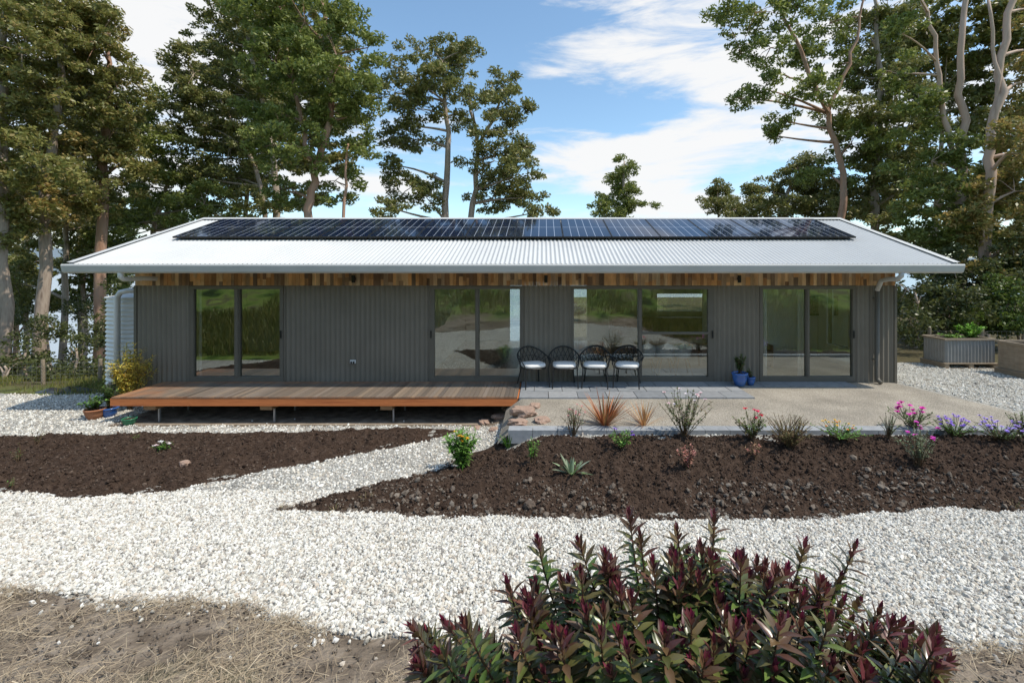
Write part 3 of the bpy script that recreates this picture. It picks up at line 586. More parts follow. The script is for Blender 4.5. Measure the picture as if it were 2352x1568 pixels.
# ---------------------------------------------------------------- wicker chairs
def wicker():
    t=thing('wicker_chair','x','chair',(0,0,0),'black wicker chairs lined up on the pavers')
    A=math.radians
    def shell(u,v):
        th=A(-12+204*u); R=.275+.065*v; h=.2+.19*max(0,math.sin(th))**1.5
        return (R*1.02*math.cos(th),R*.95*math.sin(th)+.03*v*max(0,math.sin(th)),.43+v*h)
    mb=MB()
    for k in range(12):
        u=k/11
        for s_ in (-1,1):
            pts=[]
            for j in range(6):
                uu=u+s_*.16*j/5
                if 0<=uu<=1: pts.append(shell(uu,j/5))
            if len(pts)>1: mb.tube(pts,.006,5)
    mb.tube([shell(i/24,.5) for i in range(25)],.005,5)
    mk('backrest',mb,M['black'],t)
    mk('top_rail',MB().tube([shell(i/28,1) for i in range(29)],.014,7),M['black'],t,smooth=True)
    mb=MB(); ring=[(.27*math.copysign(abs(math.cos(a))**.7,math.cos(a)),.265*math.copysign(abs(math.sin(a))**.7,math.sin(a)),.42) for a in [2*math.pi*i/24 for i in range(25)]]
    mb.tube(ring,.014,6)
    for i in range(7): x=-.21+.07*i; mb.tube([(x,-.24,.42),(x,.24,.42)],.008,5)
    mk('seat',mb,M['black'],t)
    mb=MB(); vs=[];n=28; lay=[(.2,.43),(.255,.445),(.26,.475),(.245,.505),(.12,.515)]
    for r,z in lay:
        for i in range(n):
            a=2*math.pi*i/n; vs.append((r*math.copysign(abs(math.cos(a))**.6,math.cos(a)),r*math.copysign(abs(math.sin(a))**.6,math.sin(a))-.01,z))
    fs=[(i*n+k,i*n+(k+1)%n,(i+1)*n+(k+1)%n,(i+1)*n+k) for i in range(len(lay)-1) for k in range(n)]+[tuple(range(4*n,5*n))]
    mb.add(vs,fs); mk('cushion',mb,M['cushion'],t,smooth=True)
    for s_ in (-1,1):
        mk('leg',MB().tube([(s_*.325,-.07,.63),(s_*.3,-.25,.52),(s_*.26,-.26,.42),(s_*.28,-.30,0)],.013,7),M['black'],t)
        mk('leg',MB().tube([(s_*.2,.2,.42),(s_*.26,.3,0)],.013,7),M['black'],t)
    return t
w0=wicker()
for i,(px,rot,lab) in enumerate(((1224,22,'leftmost black wicker armchair with pale cushion, beside the deck end'),(1296,2,'second black wicker armchair from the left with pale cushion'),(1367,-8,'third black wicker armchair from the left with pale cushion'),(1441,-16,'rightmost black wicker armchair with pale cushion, nearest the pots'))):
    o=w0 if i==0 else copy_tree(w0); o.location=((px-CX)*10.2/F,10.2,-.006); o.rotation_euler=(0,0,math.radians(rot)); o['label']=lab
# ---------------------------------------------------------------- tank
tk=thing('water_tank','round ribbed galvanised water tank at the left end of the house','water tank',(-10.6,12.3,-.6))
prof=[]; nz=150; H=2.45
for i in range(nz+1): z=-.6+H*i/nz; prof.append((.84+.018*math.cos(2*math.pi*z/.11),z))
mk('shell',MB().lathe(prof,(-10.6,12.3,0),64),M['tank'],tk,smooth=True)
mk('lid',MB().lathe([(.87,H-.6),(.87,H-.57),(.0,H-.42)],(-10.6,12.3,0),48),M['tank'],tk)
mb=MB(); a=P(269,690,11.3); mb.tube([(a[0]+.55,11.5,2.05),(a[0]+.25,11.35,2.06),(a[0]+.08,11.3,2.02),(a[0],11.3,1.9),(a[0],11.3,-.2)],.065,12); mb.tube([(a[0],11.3,-.2),(a[0],11.3,-.6)],.08,12); mk('inlet_pipe',mb,M['white'],tk,smooth=True)
# ---------------------------------------------------------------- plants
def jit(c,a=.25,k0=1.35):
    k=(1+random.uniform(-a,a))*k0; return tuple(min(.9,max(0,v*k*(1+random.uniform(-.08,.08)))) for v in c)
def tuft(name,label,cat,pos,n,L,w,cols,spread=.8,droop=.4,fl=None,group=None,up=.6):
    t=thing(name,label,cat,pos,group); mb=MB()
    for i in range(n):
        a=random.uniform(0,6.283); s_=random.uniform(.05,spread); d=(math.cos(a)*s_,math.sin(a)*s_,up+random.uniform(0,.5))
        b=(pos[0]+math.cos(a)*.03,pos[1]+math.sin(a)*.03,pos[2]-.01)
        mb.blade(b,d,L*random.uniform(.6,1.05),w,droop*random.uniform(.5,1.3),5,jit(random.choice(cols)),.25)
    mk('foliage',mb,M['attr'],t,col=True)
    if fl: flowers(t,pos,L*.9,L*.35,*fl)
    return t
def flowers(t,pos,h,w,n,col,r,stem=True):
    r*=1.4
    for i in range(n):
        a=random.uniform(0,6.283); rr=w*random.random()**.5; c=(pos[0]+rr*math.cos(a),pos[1]+rr*math.sin(a),pos[2]+h*random.uniform(.75,1.15))
        mb=MB(); cc=random.choice(col)
        for k in range(8):
            b=2*math.pi*k/8; mb.blade((c[0],c[1],c[2]),(math.cos(b),math.sin(b),random.uniform(.1,1.1)),r,r*.75,.2,3,jit(cc,.15,1.2),.2)
        mb.blob((c[0],c[1],c[2]+r*.15),r*.3,jit(cc,.2,1))
        if stem: mb.tube([(pos[0]+(c[0]-pos[0])*.6,pos[1]+(c[1]-pos[1])*.6,pos[2]+h*.5),c],.003,4,col=(.05,.08,.02))
        mk('flower',mb,M['attr'],t,col=True)
def shrub(name,label,cat,pos,w,h,ns,nl,lL,lW,cols,fl=None,group=None,stemcol=(.14,.09,.05),low=.25,droop=.2):
    t=thing(name,label,cat,pos,group); st=MB(); mb=MB()
    for i in range(ns):
        a=random.uniform(0,6.283); rr=w*random.random()**.6; hh=h*random.uniform(.6,1)*(1-.25*(rr/w)**2)
        tip=np.array([pos[0]+rr*math.cos(a),pos[1]+rr*math.sin(a),pos[2]+hh]); b=np.array(pos)+np.array([random.uniform(-.03,.03),random.uniform(-.03,.03),-.02])
        mid=b*.5+tip*.5+np.array([random.uniform(-.15,.15)*w,random.uniform(-.15,.15)*w,.08*h])
        st.tube([b,mid,tip],[.006,.004,.0025],5,col=stemcol)
        for k in range(nl):
            s_=low+(1-low)*random.random()
            p=(1-s_)**2*b+2*s_*(1-s_)*mid+s_*s_*tip
            a2=random.uniform(0,6.283); d=(math.cos(a2),math.sin(a2),random.uniform(-.1,1.1))
            mb.blade(p,d,lL*random.uniform(.7,1.25),lW*random.uniform(.8,1.3),droop,3,jit(random.choice(cols),.3),.2)
    mk('stems',st,M['attr'],t,col=True); mk('foliage',mb,M['attr'],t,col=True)
    if fl: flowers(t,pos,h*.88,w*.75,*fl)
    return t
def pm(px,py):
    p=gp(px,py); return p,p[1]/F
gL=[(.06,.14,.02),(.09,.2,.03),(.13,.24,.05)]; gD=[(.05,.09,.025),(.085,.13,.035)]; gG=[(.16,.2,.13),(.22,.26,.17),(.12,.16,.09)]
p,s=pm(1062,1074); shrub('leafy_plant','bushy bright green leafy plant with yellow daisies at the path edge','plant',p,44*s,94*s,36,32,.115,.024,gL,(7,[(.6,.32,.02),(.7,.4,.03)],.028),low=.1)
p,s=pm(1168,1028); tuft('garden_seedling','small green upright seedling in front of the block edging end','plant',p,26,52*s,.022,gL,.6,.2)
p,s=pm(1222,1060); shrub('garden_seedling','narrow light green seedling right of the yellow daisy plant','plant',p,16*s,58*s,10,18,.05,.016,gL)
p,s=pm(1313,1088); tuft('rosette_plant','grey green rosette plant with pale broad leaves in the dark soil','plant',p,30,58*s,.045,gG+[(.2,.28,.12)],1.1,.25,up=.35)
p,s=pm(1316,1002); shrub('flowering_shrub','sparse low shrub with pale pink buds beside the block edging','shrub',p,40*s,66*s,20,12,.038,.018,[(.09,.1,.04),(.16,.1,.06),(.1,.13,.05)],(10,[(.6,.2,.22),(.65,.3,.3)],.018))
p=np.array([1.03,7.62,-.03]); tuft('flax_plant','larger bronze strap leaf flax plant on the patio edge','plant',p,84,.72,.03,[(.3,.10,.035),(.2,.07,.03),(.4,.19,.07),(.14,.085,.035)],.95,.12,up=.48)
p=np.array([1.68,7.62,-.03]); tuft('flax_plant','smaller sparse tan flax plant right of the bronze one','plant',p,44,.58,.02,[(.36,.21,.09),(.28,.13,.06),(.4,.25,.12)],1.0,.18,up=.4)
p,s=pm(1428,1030); shrub('flowering_plant','low green plant with small violet flowers in front of the edging','plant',p,40*s,46*s,18,14,.048,.022,gL,(6,[(.2,.07,.5),(.25,.12,.55)],.018))
p,s=pm(1572,1005); shrub('magnolia_shrub','tall open shrub with pale pink star flowers beside the edging','shrub',p,66*s,118*s,26,22,.055,.024,[(.07,.1,.03),(.1,.13,.05),(.12,.1,.05)],(11,[(.75,.52,.55),(.76,.65,.65)],.028),low=.25)
p,s=pm(1578,1077); shrub('garden_plant','small pinkish red leafed plant in front of the magnolia shrub','plant',p,26*s,64*s,16,16,.038,.017,[(.38,.14,.12),(.45,.23,.19),(.27,.15,.1)])
p,s=pm(1728,1007); shrub('flowering_shrub','red flowered shrub with dull green leaves behind the soil bed','shrub',p,46*s,62*s,26,22,.048,.019,gD+[(.14,.12,.05)],(5,[(.68,.02,.06),(.74,.05,.14)],.034))
p,s=pm(1732,1052); shrub('garden_plant','small rosy leafed plant below the red flowered shrub','plant',p,22*s,42*s,12,10,.033,.015,[(.34,.13,.11),(.22,.15,.08)])
p,s=pm(1815,1030); shrub('heath_shrub','rounded olive brown fine leafed shrub in the soil bed','shrub',p,56*s,82*s,80,30,.032,.0095,[(.13,.13,.05),(.2,.16,.07),(.09,.1,.03),(.24,.15,.08)],low=.12)
p,s=pm(1925,1005); shrub('groundcover_plant','low spreading green plant dotted with yellow and orange flowers','plant',p,64*s,32*s,36,16,.045,.017,gL,(14,[(.75,.45,.02),(.8,.25,.02)],.02))
p,s=pm(2095,987); shrub('flowering_shrub','magenta flowered shrub standing over the right end of edging','shrub',p,50*s,56*s,26,20,.05,.02,gD,(13,[(.6,.02,.36),(.7,.05,.44)],.042))
p,s=pm(2108,1072); shrub('flowering_plant','leggy grey leafed plant with magenta flowers, in the dark soil','plant',p,52*s,100*s,24,28,.038,.014,gG+[(.14,.18,.08)],(8,[(.55,.04,.38),(.65,.08,.48)],.03))
p,s=pm(2040,1007); shrub('garden_plant','small grey leafed plant left of the magenta flowers','plant',p,28*s,62*s,18,18,.033,.012,gG)
p,s=pm(2190,1005); shrub('groundcover_plant','violet flowered groundcover plant between magenta shrub and picture edge','plant',p,50*s,42*s,36,18,.04,.017,gL+gD,(26,[(.28,.14,.7),(.36,.2,.78)],.025))
p,s=pm(2295,1010); shrub('groundcover_plant','lavender flowered groundcover plant nearest the right picture edge','plant',p,64*s,42*s,40,16,.035,.014,gD,(36,[(.38,.28,.76),(.44,.32,.78)],.025))
p,s=pm(2350,1002); shrub('garden_shrub','dull green shrub cut by the right picture edge','shrub',p,38*s,62*s,26,20,.05,.017,gD)
p,s=pm(373,1036); shrub('flowering_plant','small white flowered plant alone in the left soil bed','plant',p,24*s,20*s,12,10,.05,.022,gL,(8,[(.75,.6,.62),(.78,.72,.7)],.028))
for px,py,h,lab in ((85,1020,40,'spindly weed at the far left of the left soil bed'),(310,1012,18,'tiny green weed at the back of the left soil bed'),(40,1060,44,'thin straggly weed near the left picture edge'),(20,1120,20,'small green sprout at the lower left edge of the bed')):
    p,s=pm(px,py); shrub('weed',lab,'weed',p,.12,h*s,6,8,.03,.008,gL+[(.2,.2,.1)])
for px,py,lab in ((845,1150,'dry straw tuft at the tip of the right soil bed'),(770,1175,'thin dry straw tuft at the front corner of the bed'),(2330,1165,'dry straw tuft at the far right bed edge'),(655,1168,'small dry tuft at the left point of the right bed')):
    p,s=pm(px,py); tuft('dry_grass_tuft',lab,'grass tuft',p,26,.13,.005,[(.3,.23,.13),(.24,.18,.1),(.16,.16,.06)],1.2,.3,up=.35)
p=np.array([-9.2,10.2,-.56]); shrub('bamboo_plant','yellow green feathery bamboo at the left house corner','plant',p,.42,1.55,54,50,.12,.024,[(.62,.43,.07),(.52,.41,.09),(.64,.5,.13),(.36,.35,.08)],low=.3)
p=P(296,880,11.0); p[2]=float(G(p[0],p[1])); shrub('garden_shrub','dark green shrub between water tank and yellow bamboo','shrub',p,.32,1.25,30,34,.08,.035,gD)
def pot(name,label,cat,px,py,d,rpx,hpx,m,z=None):
    r=rpx*d/F; h=hpx*d/F; q=P(px,py,d)
    z=float(G(q[0],q[1])) if z is None else z
    t=thing(name,label,cat,(q[0],d,z)); c=(q[0],d,z)
    mk('pot',MB().lathe([(0,0.002),(r*.62,0.002),(r*.9,h*.5),(r,h*.85),(r*1.06,h*.87),(r*1.06,h),(r*.92,h),(r*.88,h*.88)],c,28),m,t,smooth=True)
    mk('potting_soil',MB().lathe([(r*.89,h*.88),(0,h*.9)],c,20),M['soil'],t)
    return (q[0],d,z+h*.88)
def inpot(nm,lab,c,w,h,ns,nl,lL,lW,cols): shrub(nm,lab,'plant',c,w,h,ns,nl,lL,lW,cols)
c=pot('plant_pot','larger glazed blue pot on the pavers near the right door','pot',1699,880,10.2,17,30,M['bluepot'],-.006); inpot('succulent_plant','upright dark green succulent growing in the larger blue pot',c,.16,.5,18,18,.08,.035,gD+[(.1,.12,.05)])
c=pot('plant_pot','smaller glazed blue pot right of the larger blue pot','pot',1724,878,10.25,10,19,M['bluepot'],-.006); inpot('succulent_plant','short leafy plant growing in the smaller blue pot',c,.09,.22,8,10,.06,.022,gD)
c=pot('plant_pot','terracotta pot on gravel left of the deck','pot',218,945,9.6,19,24,M['terra']); inpot('potted_shrub','leafy green plant growing in the terracotta pot',c,.26,.36,18,20,.08,.035,gD+gL)
c=pot('plant_pot','blue pot on gravel between terracotta pot and deck','pot',252,945,9.75,16,22,M['bluepot']); inpot('potted_shrub','dark leafy plant growing in the blue pot beside the deck',c,.26,.66,22,24,.08,.03,gD)
c=pot('plant_pot','green glazed pot at the left front corner of deck','pot',297,950,9.22,14,16,M['greenpot'])
q=P(272,905,10.6); z0=float(G(q[0],q[1])); st=thing('tree_stump','short weathered log stump beside the water tank','stump',(q[0],10.6,z0)); mk('stump',MB().lathe([(.22,0),(.2,.2),(.2,.52),(.17,.54),(0,.54)],(q[0],10.6,z0),18),M['oldwood'],st)
def rock(px,py,r,lab,m='rock',sq=(1,.8,.45)):
    q=gp(px,py)
    bm=bmesh.new(); bmesh.ops.create_icosphere(bm,subdivisions=3,radius=1); o1=random.uniform(0,90)
    for v in bm.verts:
        n=v.co.normalized(); k=1+.55*float(vn(n.x*1.3+n.z,n.y*1.3-n.z*.7,1.6,o1))+.2*float(vn(n.x+n.z,n.y-n.z,5,o1)); v.co=Vector((n.x*sq[0]*k,n.y*sq[1]*k,max(-.6,min(.75,n.z*k))*sq[2]*1.2))*r
    me=bpy.data.meshes.new('rock'); bm.to_mesh(me); bm.free(); me.materials.append(M[m]); me.transform(Matrix.Rotation(random.uniform(0,6),4,'Z'))
    o=bpy.data.objects.new('rock',me); C.objects.link(o); o.location=(q[0],q[1],q[2]+r*.12); setp(o,lab,'rock',group='rocks retaining the patio corner')
for a in [(1205,952,.24,'largest flat reddish rock at the corner of the patio'),(1150,960,.17,'reddish rock left of the largest flat rock'),(1112,972,.14,'reddish rock at the left end of the rock edge'),(1190,975,.16,'reddish rock in front of the largest flat rock'),(1245,968,.15,'flat reddish rock right of the rock pile, on the patio'),(1135,990,.12,'small brown rock next to the block edging end'),(1165,938,.14,'rock tucked under the right end of deck'),(1228,935,.13,'upper rock beside the deck end and the pavers'),(1095,985,.10,'smallest rock at the left front of the rock edge')]: rock(*a)
rock(425,1068,.07,'small tan stone lying in the left soil bed',sq=(1,.8,.7)); rock(1217,1165,.08,'grey lump of dry soil at the front of the right bed','dryclod',(1,.9,.8))
def raised(name,lab,x0,x1,y0,y1,z0,z1,wood=False):
    t=thing(name,lab,'garden bed',((x0+x1)/2,(y0+y1)/2,z0))
    for (a,b,c,ax) in ((x0,x1,y0,'x'),(x0,x1,y1,'x'),(y0,y1,x0,'y'),(y0,y1,x1,'y')):
        V,Fc=corr(a,b,z0+.16,z1-.05,c,.004 if wood else .012,.14 if wood else .09,ax); npm('panel',V,Fc,M['oldwood'] if wood else M['corrbed'],t,smooth=not wood)
    mb=MB(); e=.03
    mb.box(x0-e,x1+e,y0-e,y0+e,z1-.05,z1); mb.box(x0-e,x1+e,y1-e,y1+e,z1-.05,z1); mb.box(x0-e,x0+e,y0+e,y1-e,z1-.05,z1); mb.box(x1-e,x1+e,y0+e,y1-e,z1-.05,z1); mk('rim',mb,M['oldwood'],t)
    mk('bed_soil',MB().box(x0+.02,x1-.02,y0+.02,y1-.02,z0+.12,z1-.1),M['soil'],t)
    mb=MB()
    mb.box(x0-.06,x1+.06,y0-.06,y1+.06,z0+.13,z0+.155)
    for xx in (x0-.05,(x0+x1)/2-.06,x1-.07): mb.box(xx,xx+.12,y0-.05,y1+.05,z0+.027,z0+.132)
    mb.box(x0-.06,x1+.06,y0-.06,y0+.04,z0,z0+.028); mb.box(x0-.06,x1+.06,y1-.04,y1+.06,z0,z0+.028)
    mk('pallet',mb,M['oldwood'],t)
raised('raised_bed','grey corrugated raised garden bed on a pallet, farther from camera',10.78,12.1,12.25,12.95,-.07,.74)
raised('raised_bed','weathered timber raised garden bed at the right picture edge',11.65,13.0,11.0,11.7,-.07,.78,True)
shrub('leafy_plant','bright green bushy plant growing in the corrugated raised bed','plant',(11.8,12.6,.64),.36,.5,34,30,.08,.035,[(.12,.26,.03),(.16,.32,.04),(.2,.36,.06)])
shrub('leafy_plant','low lettuce green plant at the middle of the corrugated raised bed','plant',(11.2,12.6,.64),.32,.2,18,14,.08,.05,[(.12,.24,.04),(.2,.3,.06)])
def fence(lab,A,B,n,h):
    t=thing('wire_fence',lab,'fence',((A[0]+B[0])/2,(A[1]+B[1])/2,float(G((A[0]+B[0])/2,(A[1]+B[1])/2))))
    pts=[]
    for i in range(n+1):
        x=A[0]+(B[0]-A[0])*i/n; y=A[1]+(B[1]-A[1])*i/n; z=float(G(x,y)); pts.append((x,y,z))
        mk('post',MB().tube([(x,y,z-.1),(x+random.uniform(-.02,.02),y,z+h+.08)],.045,8),M['oldwood'],t)
    mb=MB()
    for k in range(6): mb.tube([(p[0],p[1]-.05,p[2]+.08+(h-.1)*k/5) for p in pts],.003,4)
    for i in range(n):
        for j in range(12):
            f=j/12; x=pts[i][0]*(1-f)+pts[i+1][0]*f; y=pts[i][1]*(1-f)+pts[i+1][1]*f; z=pts[i][2]*(1-f)+pts[i+1][2]*f
            mb.tube([(x,y-.05,z+.08),(x,y-.05,z+h-.02)],.002,3)
    mk('mesh_wire',mb,M['wire'],t)
fence('wire mesh fence with timber posts in front of the left trees',(-17,12.6),(-11.2,13.2),4,.62)
fence('wire mesh fence with timber posts behind the right raised beds',(9.0,14.6),(17,14.2),5,.75)
q=P(150,905,11.9); V,Fc=gridmesh(np.linspace(-1,1,40),np.linspace(-1,1,30),lambda x,y:.10*np.clip(1-x*x-y*y,0,1)**.6+.12*vn(x,y,4,4)*np.clip(1-x*x-y*y,0,1)-.02); V=V*np.array([.85,.3,1])+np.array([q[0],11.95,float(G(q[0],11.95))])
o=npm('plastic_sheet',V,Fc,M['plastic'],org=(q[0],11.95,float(G(q[0],11.95))),smooth=True); setp(o,'crumpled black plastic sheet heaped by the left fence','plastic sheet')
def grassblades(name,x,y,h,m,label,w=.008):
    n=len(x); z=G(x,y); a=rng.uniform(0,6.283,n); hh=rng.uniform(.4,1,n)*h
    b=np.stack([x,y,z-.01],1); s=np.stack([np.cos(a),np.sin(a),0*a],1)*w; tip=b+np.stack([rng.normal(0,.3,n)*hh,rng.normal(0,.3,n)*hh,hh],1)
    V=np.stack([b-s,b+s,tip+s*.3,tip-s*.3],1).reshape(-1,3); setp(npm(name,V,np.arange(4*n).reshape(-1,4),m),label,'grass',kind='stuff')
M['grass']=leafm('grass_blades',[(.06,.1,.02),(.12,.17,.04),(.2,.2,.07),(.1,.14,.03)],k=1.15)
x,y=scatter(8000,-17,-10.8,11.4,14.5); k=rng.random(len(x))<.5+1.4*vn(x,y,1.2,8); x,y=x[k],y[k]
grassblades('fence_grass',x,y,.22,M['grass'],'rough green grass growing along the left fence')
X1,Y1=scatter(45000,-13,13,-9,1.3); X2,Y2=scatter(16000,-15,-4,1.3,5.8); X3,Y3=scatter(14000,4,15,1.3,5.2)
k1=(rng.random(len(X1))<.5+1.4*vn(X1,Y1,.7,8))&((abs(X1)>1.0)|(Y1<-1.0)); k2=X2<-(1.19*Y2+.75); k3=X3>1.05*Y3+.75
x=np.concatenate([X1[k1],X2[k2],X3[k3]]); y=np.concatenate([Y1[k1],Y2[k2],Y3[k3]])
grassblades('bank_grass',x,y,.4,M['grass'],'long green grass on the bank mirrored in the glass doors',.018)
# ---------------------------------------------------------------- foreground bush
bp=(.55,1.75,float(G(.55,1.75)))
bush=thing('hebe_bush','large burgundy and green leafed bush in the near foreground','bush',bp)
tips=[(945,1440,1.75),(1020,1425,1.7),(1010,1500,1.6),(1165,1335,1.75),(1235,1240,1.9),(1330,1245,1.85),(1100,1460,1.6),(1445,1178,1.95),(1470,1225,1.85),(1555,1215,1.95),(1640,1185,2.0),(1610,1250,1.8),(1700,1285,1.9),(1760,1330,1.85),(1850,1245,1.95),(1965,1250,1.9),(1930,1325,1.85),(1880,1390,1.75),(2020,1400,1.8),(2090,1440,1.8),(2060,1500,1.7),(2180,1515,1.75),(2140,1560,1.65),(1390,1270,1.8),(1290,1330,1.75),(1500,1290,1.75),(1210,1400,1.65),(1340,1390,1.65),(1560,1340,1.7),(1650,1370,1.7),(1450,1370,1.65),(1800,1430,1.65),(1720,1420,1.62),(1580,1420,1.58),(1300,1460,1.55),(1420,1450,1.55),(1180,1500,1.52),(1950,1470,1.65),(1840,1500,1.58),(1680,1500,1.52),(1530,1500,1.48),(1080,1540,1.5),(1250,1545,1.48),(1400,1540,1.45),(960,1530,1.6),(1760,1550,1.5),(1920,1555,1.58)]
for i in range(400):
    px=min(2150,max(960,random.gauss(1560,300))); e=1-min(1,abs(px-1560)/620)**1.8; top=1255+(1-e)*240; py=top+ (1720-top)*random.random()**1.05
    tips.append((px,py,random.uniform(1.42,2.1) if py>1400 else random.uniform(1.7,2.15)))
st=MB(); lf=MB()
for (px,py,d) in tips:
    tip=Vector(P(px,py,d)); b=Vector((bp[0]+(tip.x-bp[0])*.35+random.uniform(-.08,.08),bp[1]+(tip.y-bp[1])*.3+random.uniform(-.08,.08),bp[2]+.05))
    if tip.z<b.z+.15: tip.z=b.z+.15+random.random()*.2
    mid=b*.45+tip*.55+Vector(((tip.x-b.x)*.18+random.uniform(-.04,.04),(tip.y-b.y)*.18,-.02))
    Q=lambda s_:b*(1-s_)**2+mid*2*s_*(1-s_)+tip*s_*s_
    st.tube([Q(i/8) for i in range(9)],[.006-.0004*i for i in range(9)],5,col=(.09,.05,.03))
    Ln=(tip-b).length; nn=int(min(24,Ln*.85/.021)); ph=random.uniform(0,3)
    hue=random.random()
    for k in range(nn):
        s_=1-.8*(k/nn)**1.05*min(1,.54/Ln)
        p=Q(s_); ax=(Q(min(1,s_+.02))-Q(s_-.02)).normalized(); u=ax.orthogonal().normalized(); w=ax.cross(u)
        open_=min(1.25,.26+.125*k); Lf=(.036+.046*min(1,k/4.5))*random.uniform(.85,1.15)
        purple=max(0,1-k/(5.5+7*hue))
        for j in range(2):
            a=ph+k*math.pi/2+j*math.pi+random.uniform(-.25,.25)
            side=u*math.cos(a)+w*math.sin(a); op=open_*random.uniform(.85,1.15); dr=ax*math.cos(op)+side*math.sin(op)
            g_=random.choice([(.085,.145,.035),(.14,.21,.05),(.065,.11,.03),(.16,.18,.05)]); r_=random.choice([(.15,.016,.042),(.24,.026,.075),(.10,.018,.032),(.17,.04,.045)])
            cc=tuple(g_[i]*(1-purple)+r_[i]*purple for i in range(3))
            if random.random()<.25: cc=tuple(c_*.5+q_*.5 for c_,q_ in zip(cc,(.11,.022,.04)))
            sd=dr.cross(ax).normalized(); nrm_=sd.cross(dr); vs=[]
            for i,(t2,ww) in enumerate(((0,.14),(.2,.65),(.42,1),(.7,.66),(1,.02))):
                pc=p+dr*Lf*t2-nrm_*Lf*.13*t2*t2*(1 if k>3 else -.4); h_=Lf*.165*ww
                vs+=[pc-sd*h_+nrm_*h_*.4,pc,pc+sd*h_+nrm_*h_*.4]
            fs=[]
            for i in range(4): q_=i*3; fs+=[(q_,q_+1,q_+4,q_+3),(q_+1,q_+2,q_+5,q_+4)]
            lf.add(vs,fs,cc)
mk('stems',st,M['attr'],bush,col=True); mk('leaves',lf,M['bushleaf'],bush,smooth=True,col=True)
# ---------------------------------------------------------------- trees
def leafquads(pos,L,w,droop=.4):
    n=len(pos); a=rng.normal(size=(n,3)); a[:,2]=a[:,2]*.7-droop; a/=np.linalg.norm(a,axis=1)[:,None]
    r=rng.normal(size=(n,3)); s=np.cross(a,r); s/=np.linalg.norm(s,axis=1)[:,None]+1e-9
    l=(L*rng.uniform(.7,1.3,n))[:,None]; ww=(w*rng.uniform(.7,1.3,n))[:,None]
    V=np.stack([pos-a*l*.5,pos+s*ww*.5-a*l*.08,pos+a*l*.5,pos-s*ww*.5-a*l*.08],1).reshape(-1,3)
    return V,np.arange(4*n).reshape(-1,4)
def ball(n):
    v=rng.normal(size=(n,3)); v/=np.linalg.norm(v,axis=1)[:,None]; return v
def tree(label,d,trunks,clumps,bark,leaf,dens=1.0,L=.22,W=.085,name='gum_tree',cat='tree',group='tall gum trees behind the house',grow=1.17,rsr=(.24,.55)):
    b0=P(trunks[0][0][0][0],0,d); gz=float(G(b0[0],d))
    t=thing(name,label,cat,(b0[0],d,gz),group); tp=[]
    for ti,(pts,r0,r1) in enumerate(trunks):
        mb=MB()
        W_=[P(a,b,d) for a,b in pts]
        if ti==0: W_[0][2]=min(W_[0][2],gz-.1)
        q=[]
        for i in range(len(W_)-1):
            for k in range(5): q.append(W_[i]*(1-k/5)+W_[i+1]*k/5)
        q.append(W_[-1]); q=np.array(q)
        kk=np.array([.25,.5,.25])
        for c in range(3): q[1:-1,c]=np.convolve(q[:,c],kk,'valid')
        q[1:-1,:2]+=rng.normal(0,.05,(len(q)-2,2))
        rr=np.linspace(r0,r1,len(q)); rr[0]*=1.25
        mb.tube(q,list(rr),10); tp+=[(q[i],rr[i]) for i in range(len(q))]
        mk('trunk',mb,M[bark],t,smooth=True)
    LP=[]
    for (px,py,rx,ry) in clumps:
        lb=MB()
        rx*=grow; ry*=grow
        dc=d+random.uniform(-1,1)*1.3; c=P(px,py,dc); R=np.array([rx*d/F,max(rx,ry)*.8*d/F,ry*d/F])
        best=min(tp,key=lambda e:np.linalg.norm((e[0]-c)*np.array([1,1,1]))+(3 if e[0][2]>c[2]-.2 else 0))
        s=best[0]; mid=s*.5+c*.5+np.array([0,0,.12*np.linalg.norm(c-s)])*random.choice([-.3,.5,1]); r0=min(best[1]*.6,.09)
        cc=[s*(1-u)**2+mid*2*u*(1-u)+c*u*u for u in np.linspace(0,1,6)]; lb.tube(cc,list(np.linspace(r0,.02,6)),6)
        area=math.pi*R[0]*R[2]; nb=max(6,int(area*3.9*dens))
        cs=c+ball(nb)*(rng.random(nb)**.38)[:,None]*R
        for i,cb in enumerate(cs):
            rs=random.uniform(*rsr)
            if i%5==0: lb.tube([c,(c+cb)/2+np.array([0,0,.1]),cb],[.02,.013,.006],4,cap=False)
            nl=int(150*rs*rs/.25*dens**.3)
            LP.append(cb+ball(nl)*(rng.random(nl)**.5)[:,None]*rs*np.array([1.05,1.05,.66]))
        mk('limb',lb,M[bark],t,smooth=True)
    V,Fc=leafquads(np.concatenate(LP),L,W); npm('crown',V,Fc,M[leaf],t)
    return t
tree('tall gum cut by the left picture edge with thick grey trunk',19,[([(8,900),(6,400),(0,150),(20,-100)],.22,.1)],[(50,120,100,100),(30,270,80,80),(120,30,110,80),(100,380,70,50),(20,430,50,60),(-60,300,60,120),(30,540,40,40),(40,0,70,60)],'bark','leafA',1.0)
tree('gum with straight bare trunk second from the left picture edge',20.5,[([(92,890),(105,430),(135,220),(150,40)],.25,.07)],[(150,230,90,70),(185,350,90,55),(90,480,65,45),(170,130,80,60),(130,440,60,40),(180,40,80,60),(60,200,70,60)],'bark','leafT',1.0)
tree('gum with reddish trunk left of the house roof end',22,[([(230,870),(236,390),(252,200),(245,60)],.25,.06)],[(225,100,65,70),(280,220,50,60),(220,440,80,50),(290,370,55,55),(260,300,60,55),(190,200,60,60),(220,30,42,35)],'barkred','leafA',1.0)
tree('slim gum with low foliage between two bare trunks at left',24,[([(142,880),(150,560),(160,420)],.17,.05)],[(150,540,75,45),(60,560,60,40),(200,520,60,40),(30,650,50,50),(190,590,40,30),(110,480,70,40)],'bark','leafB',.95)
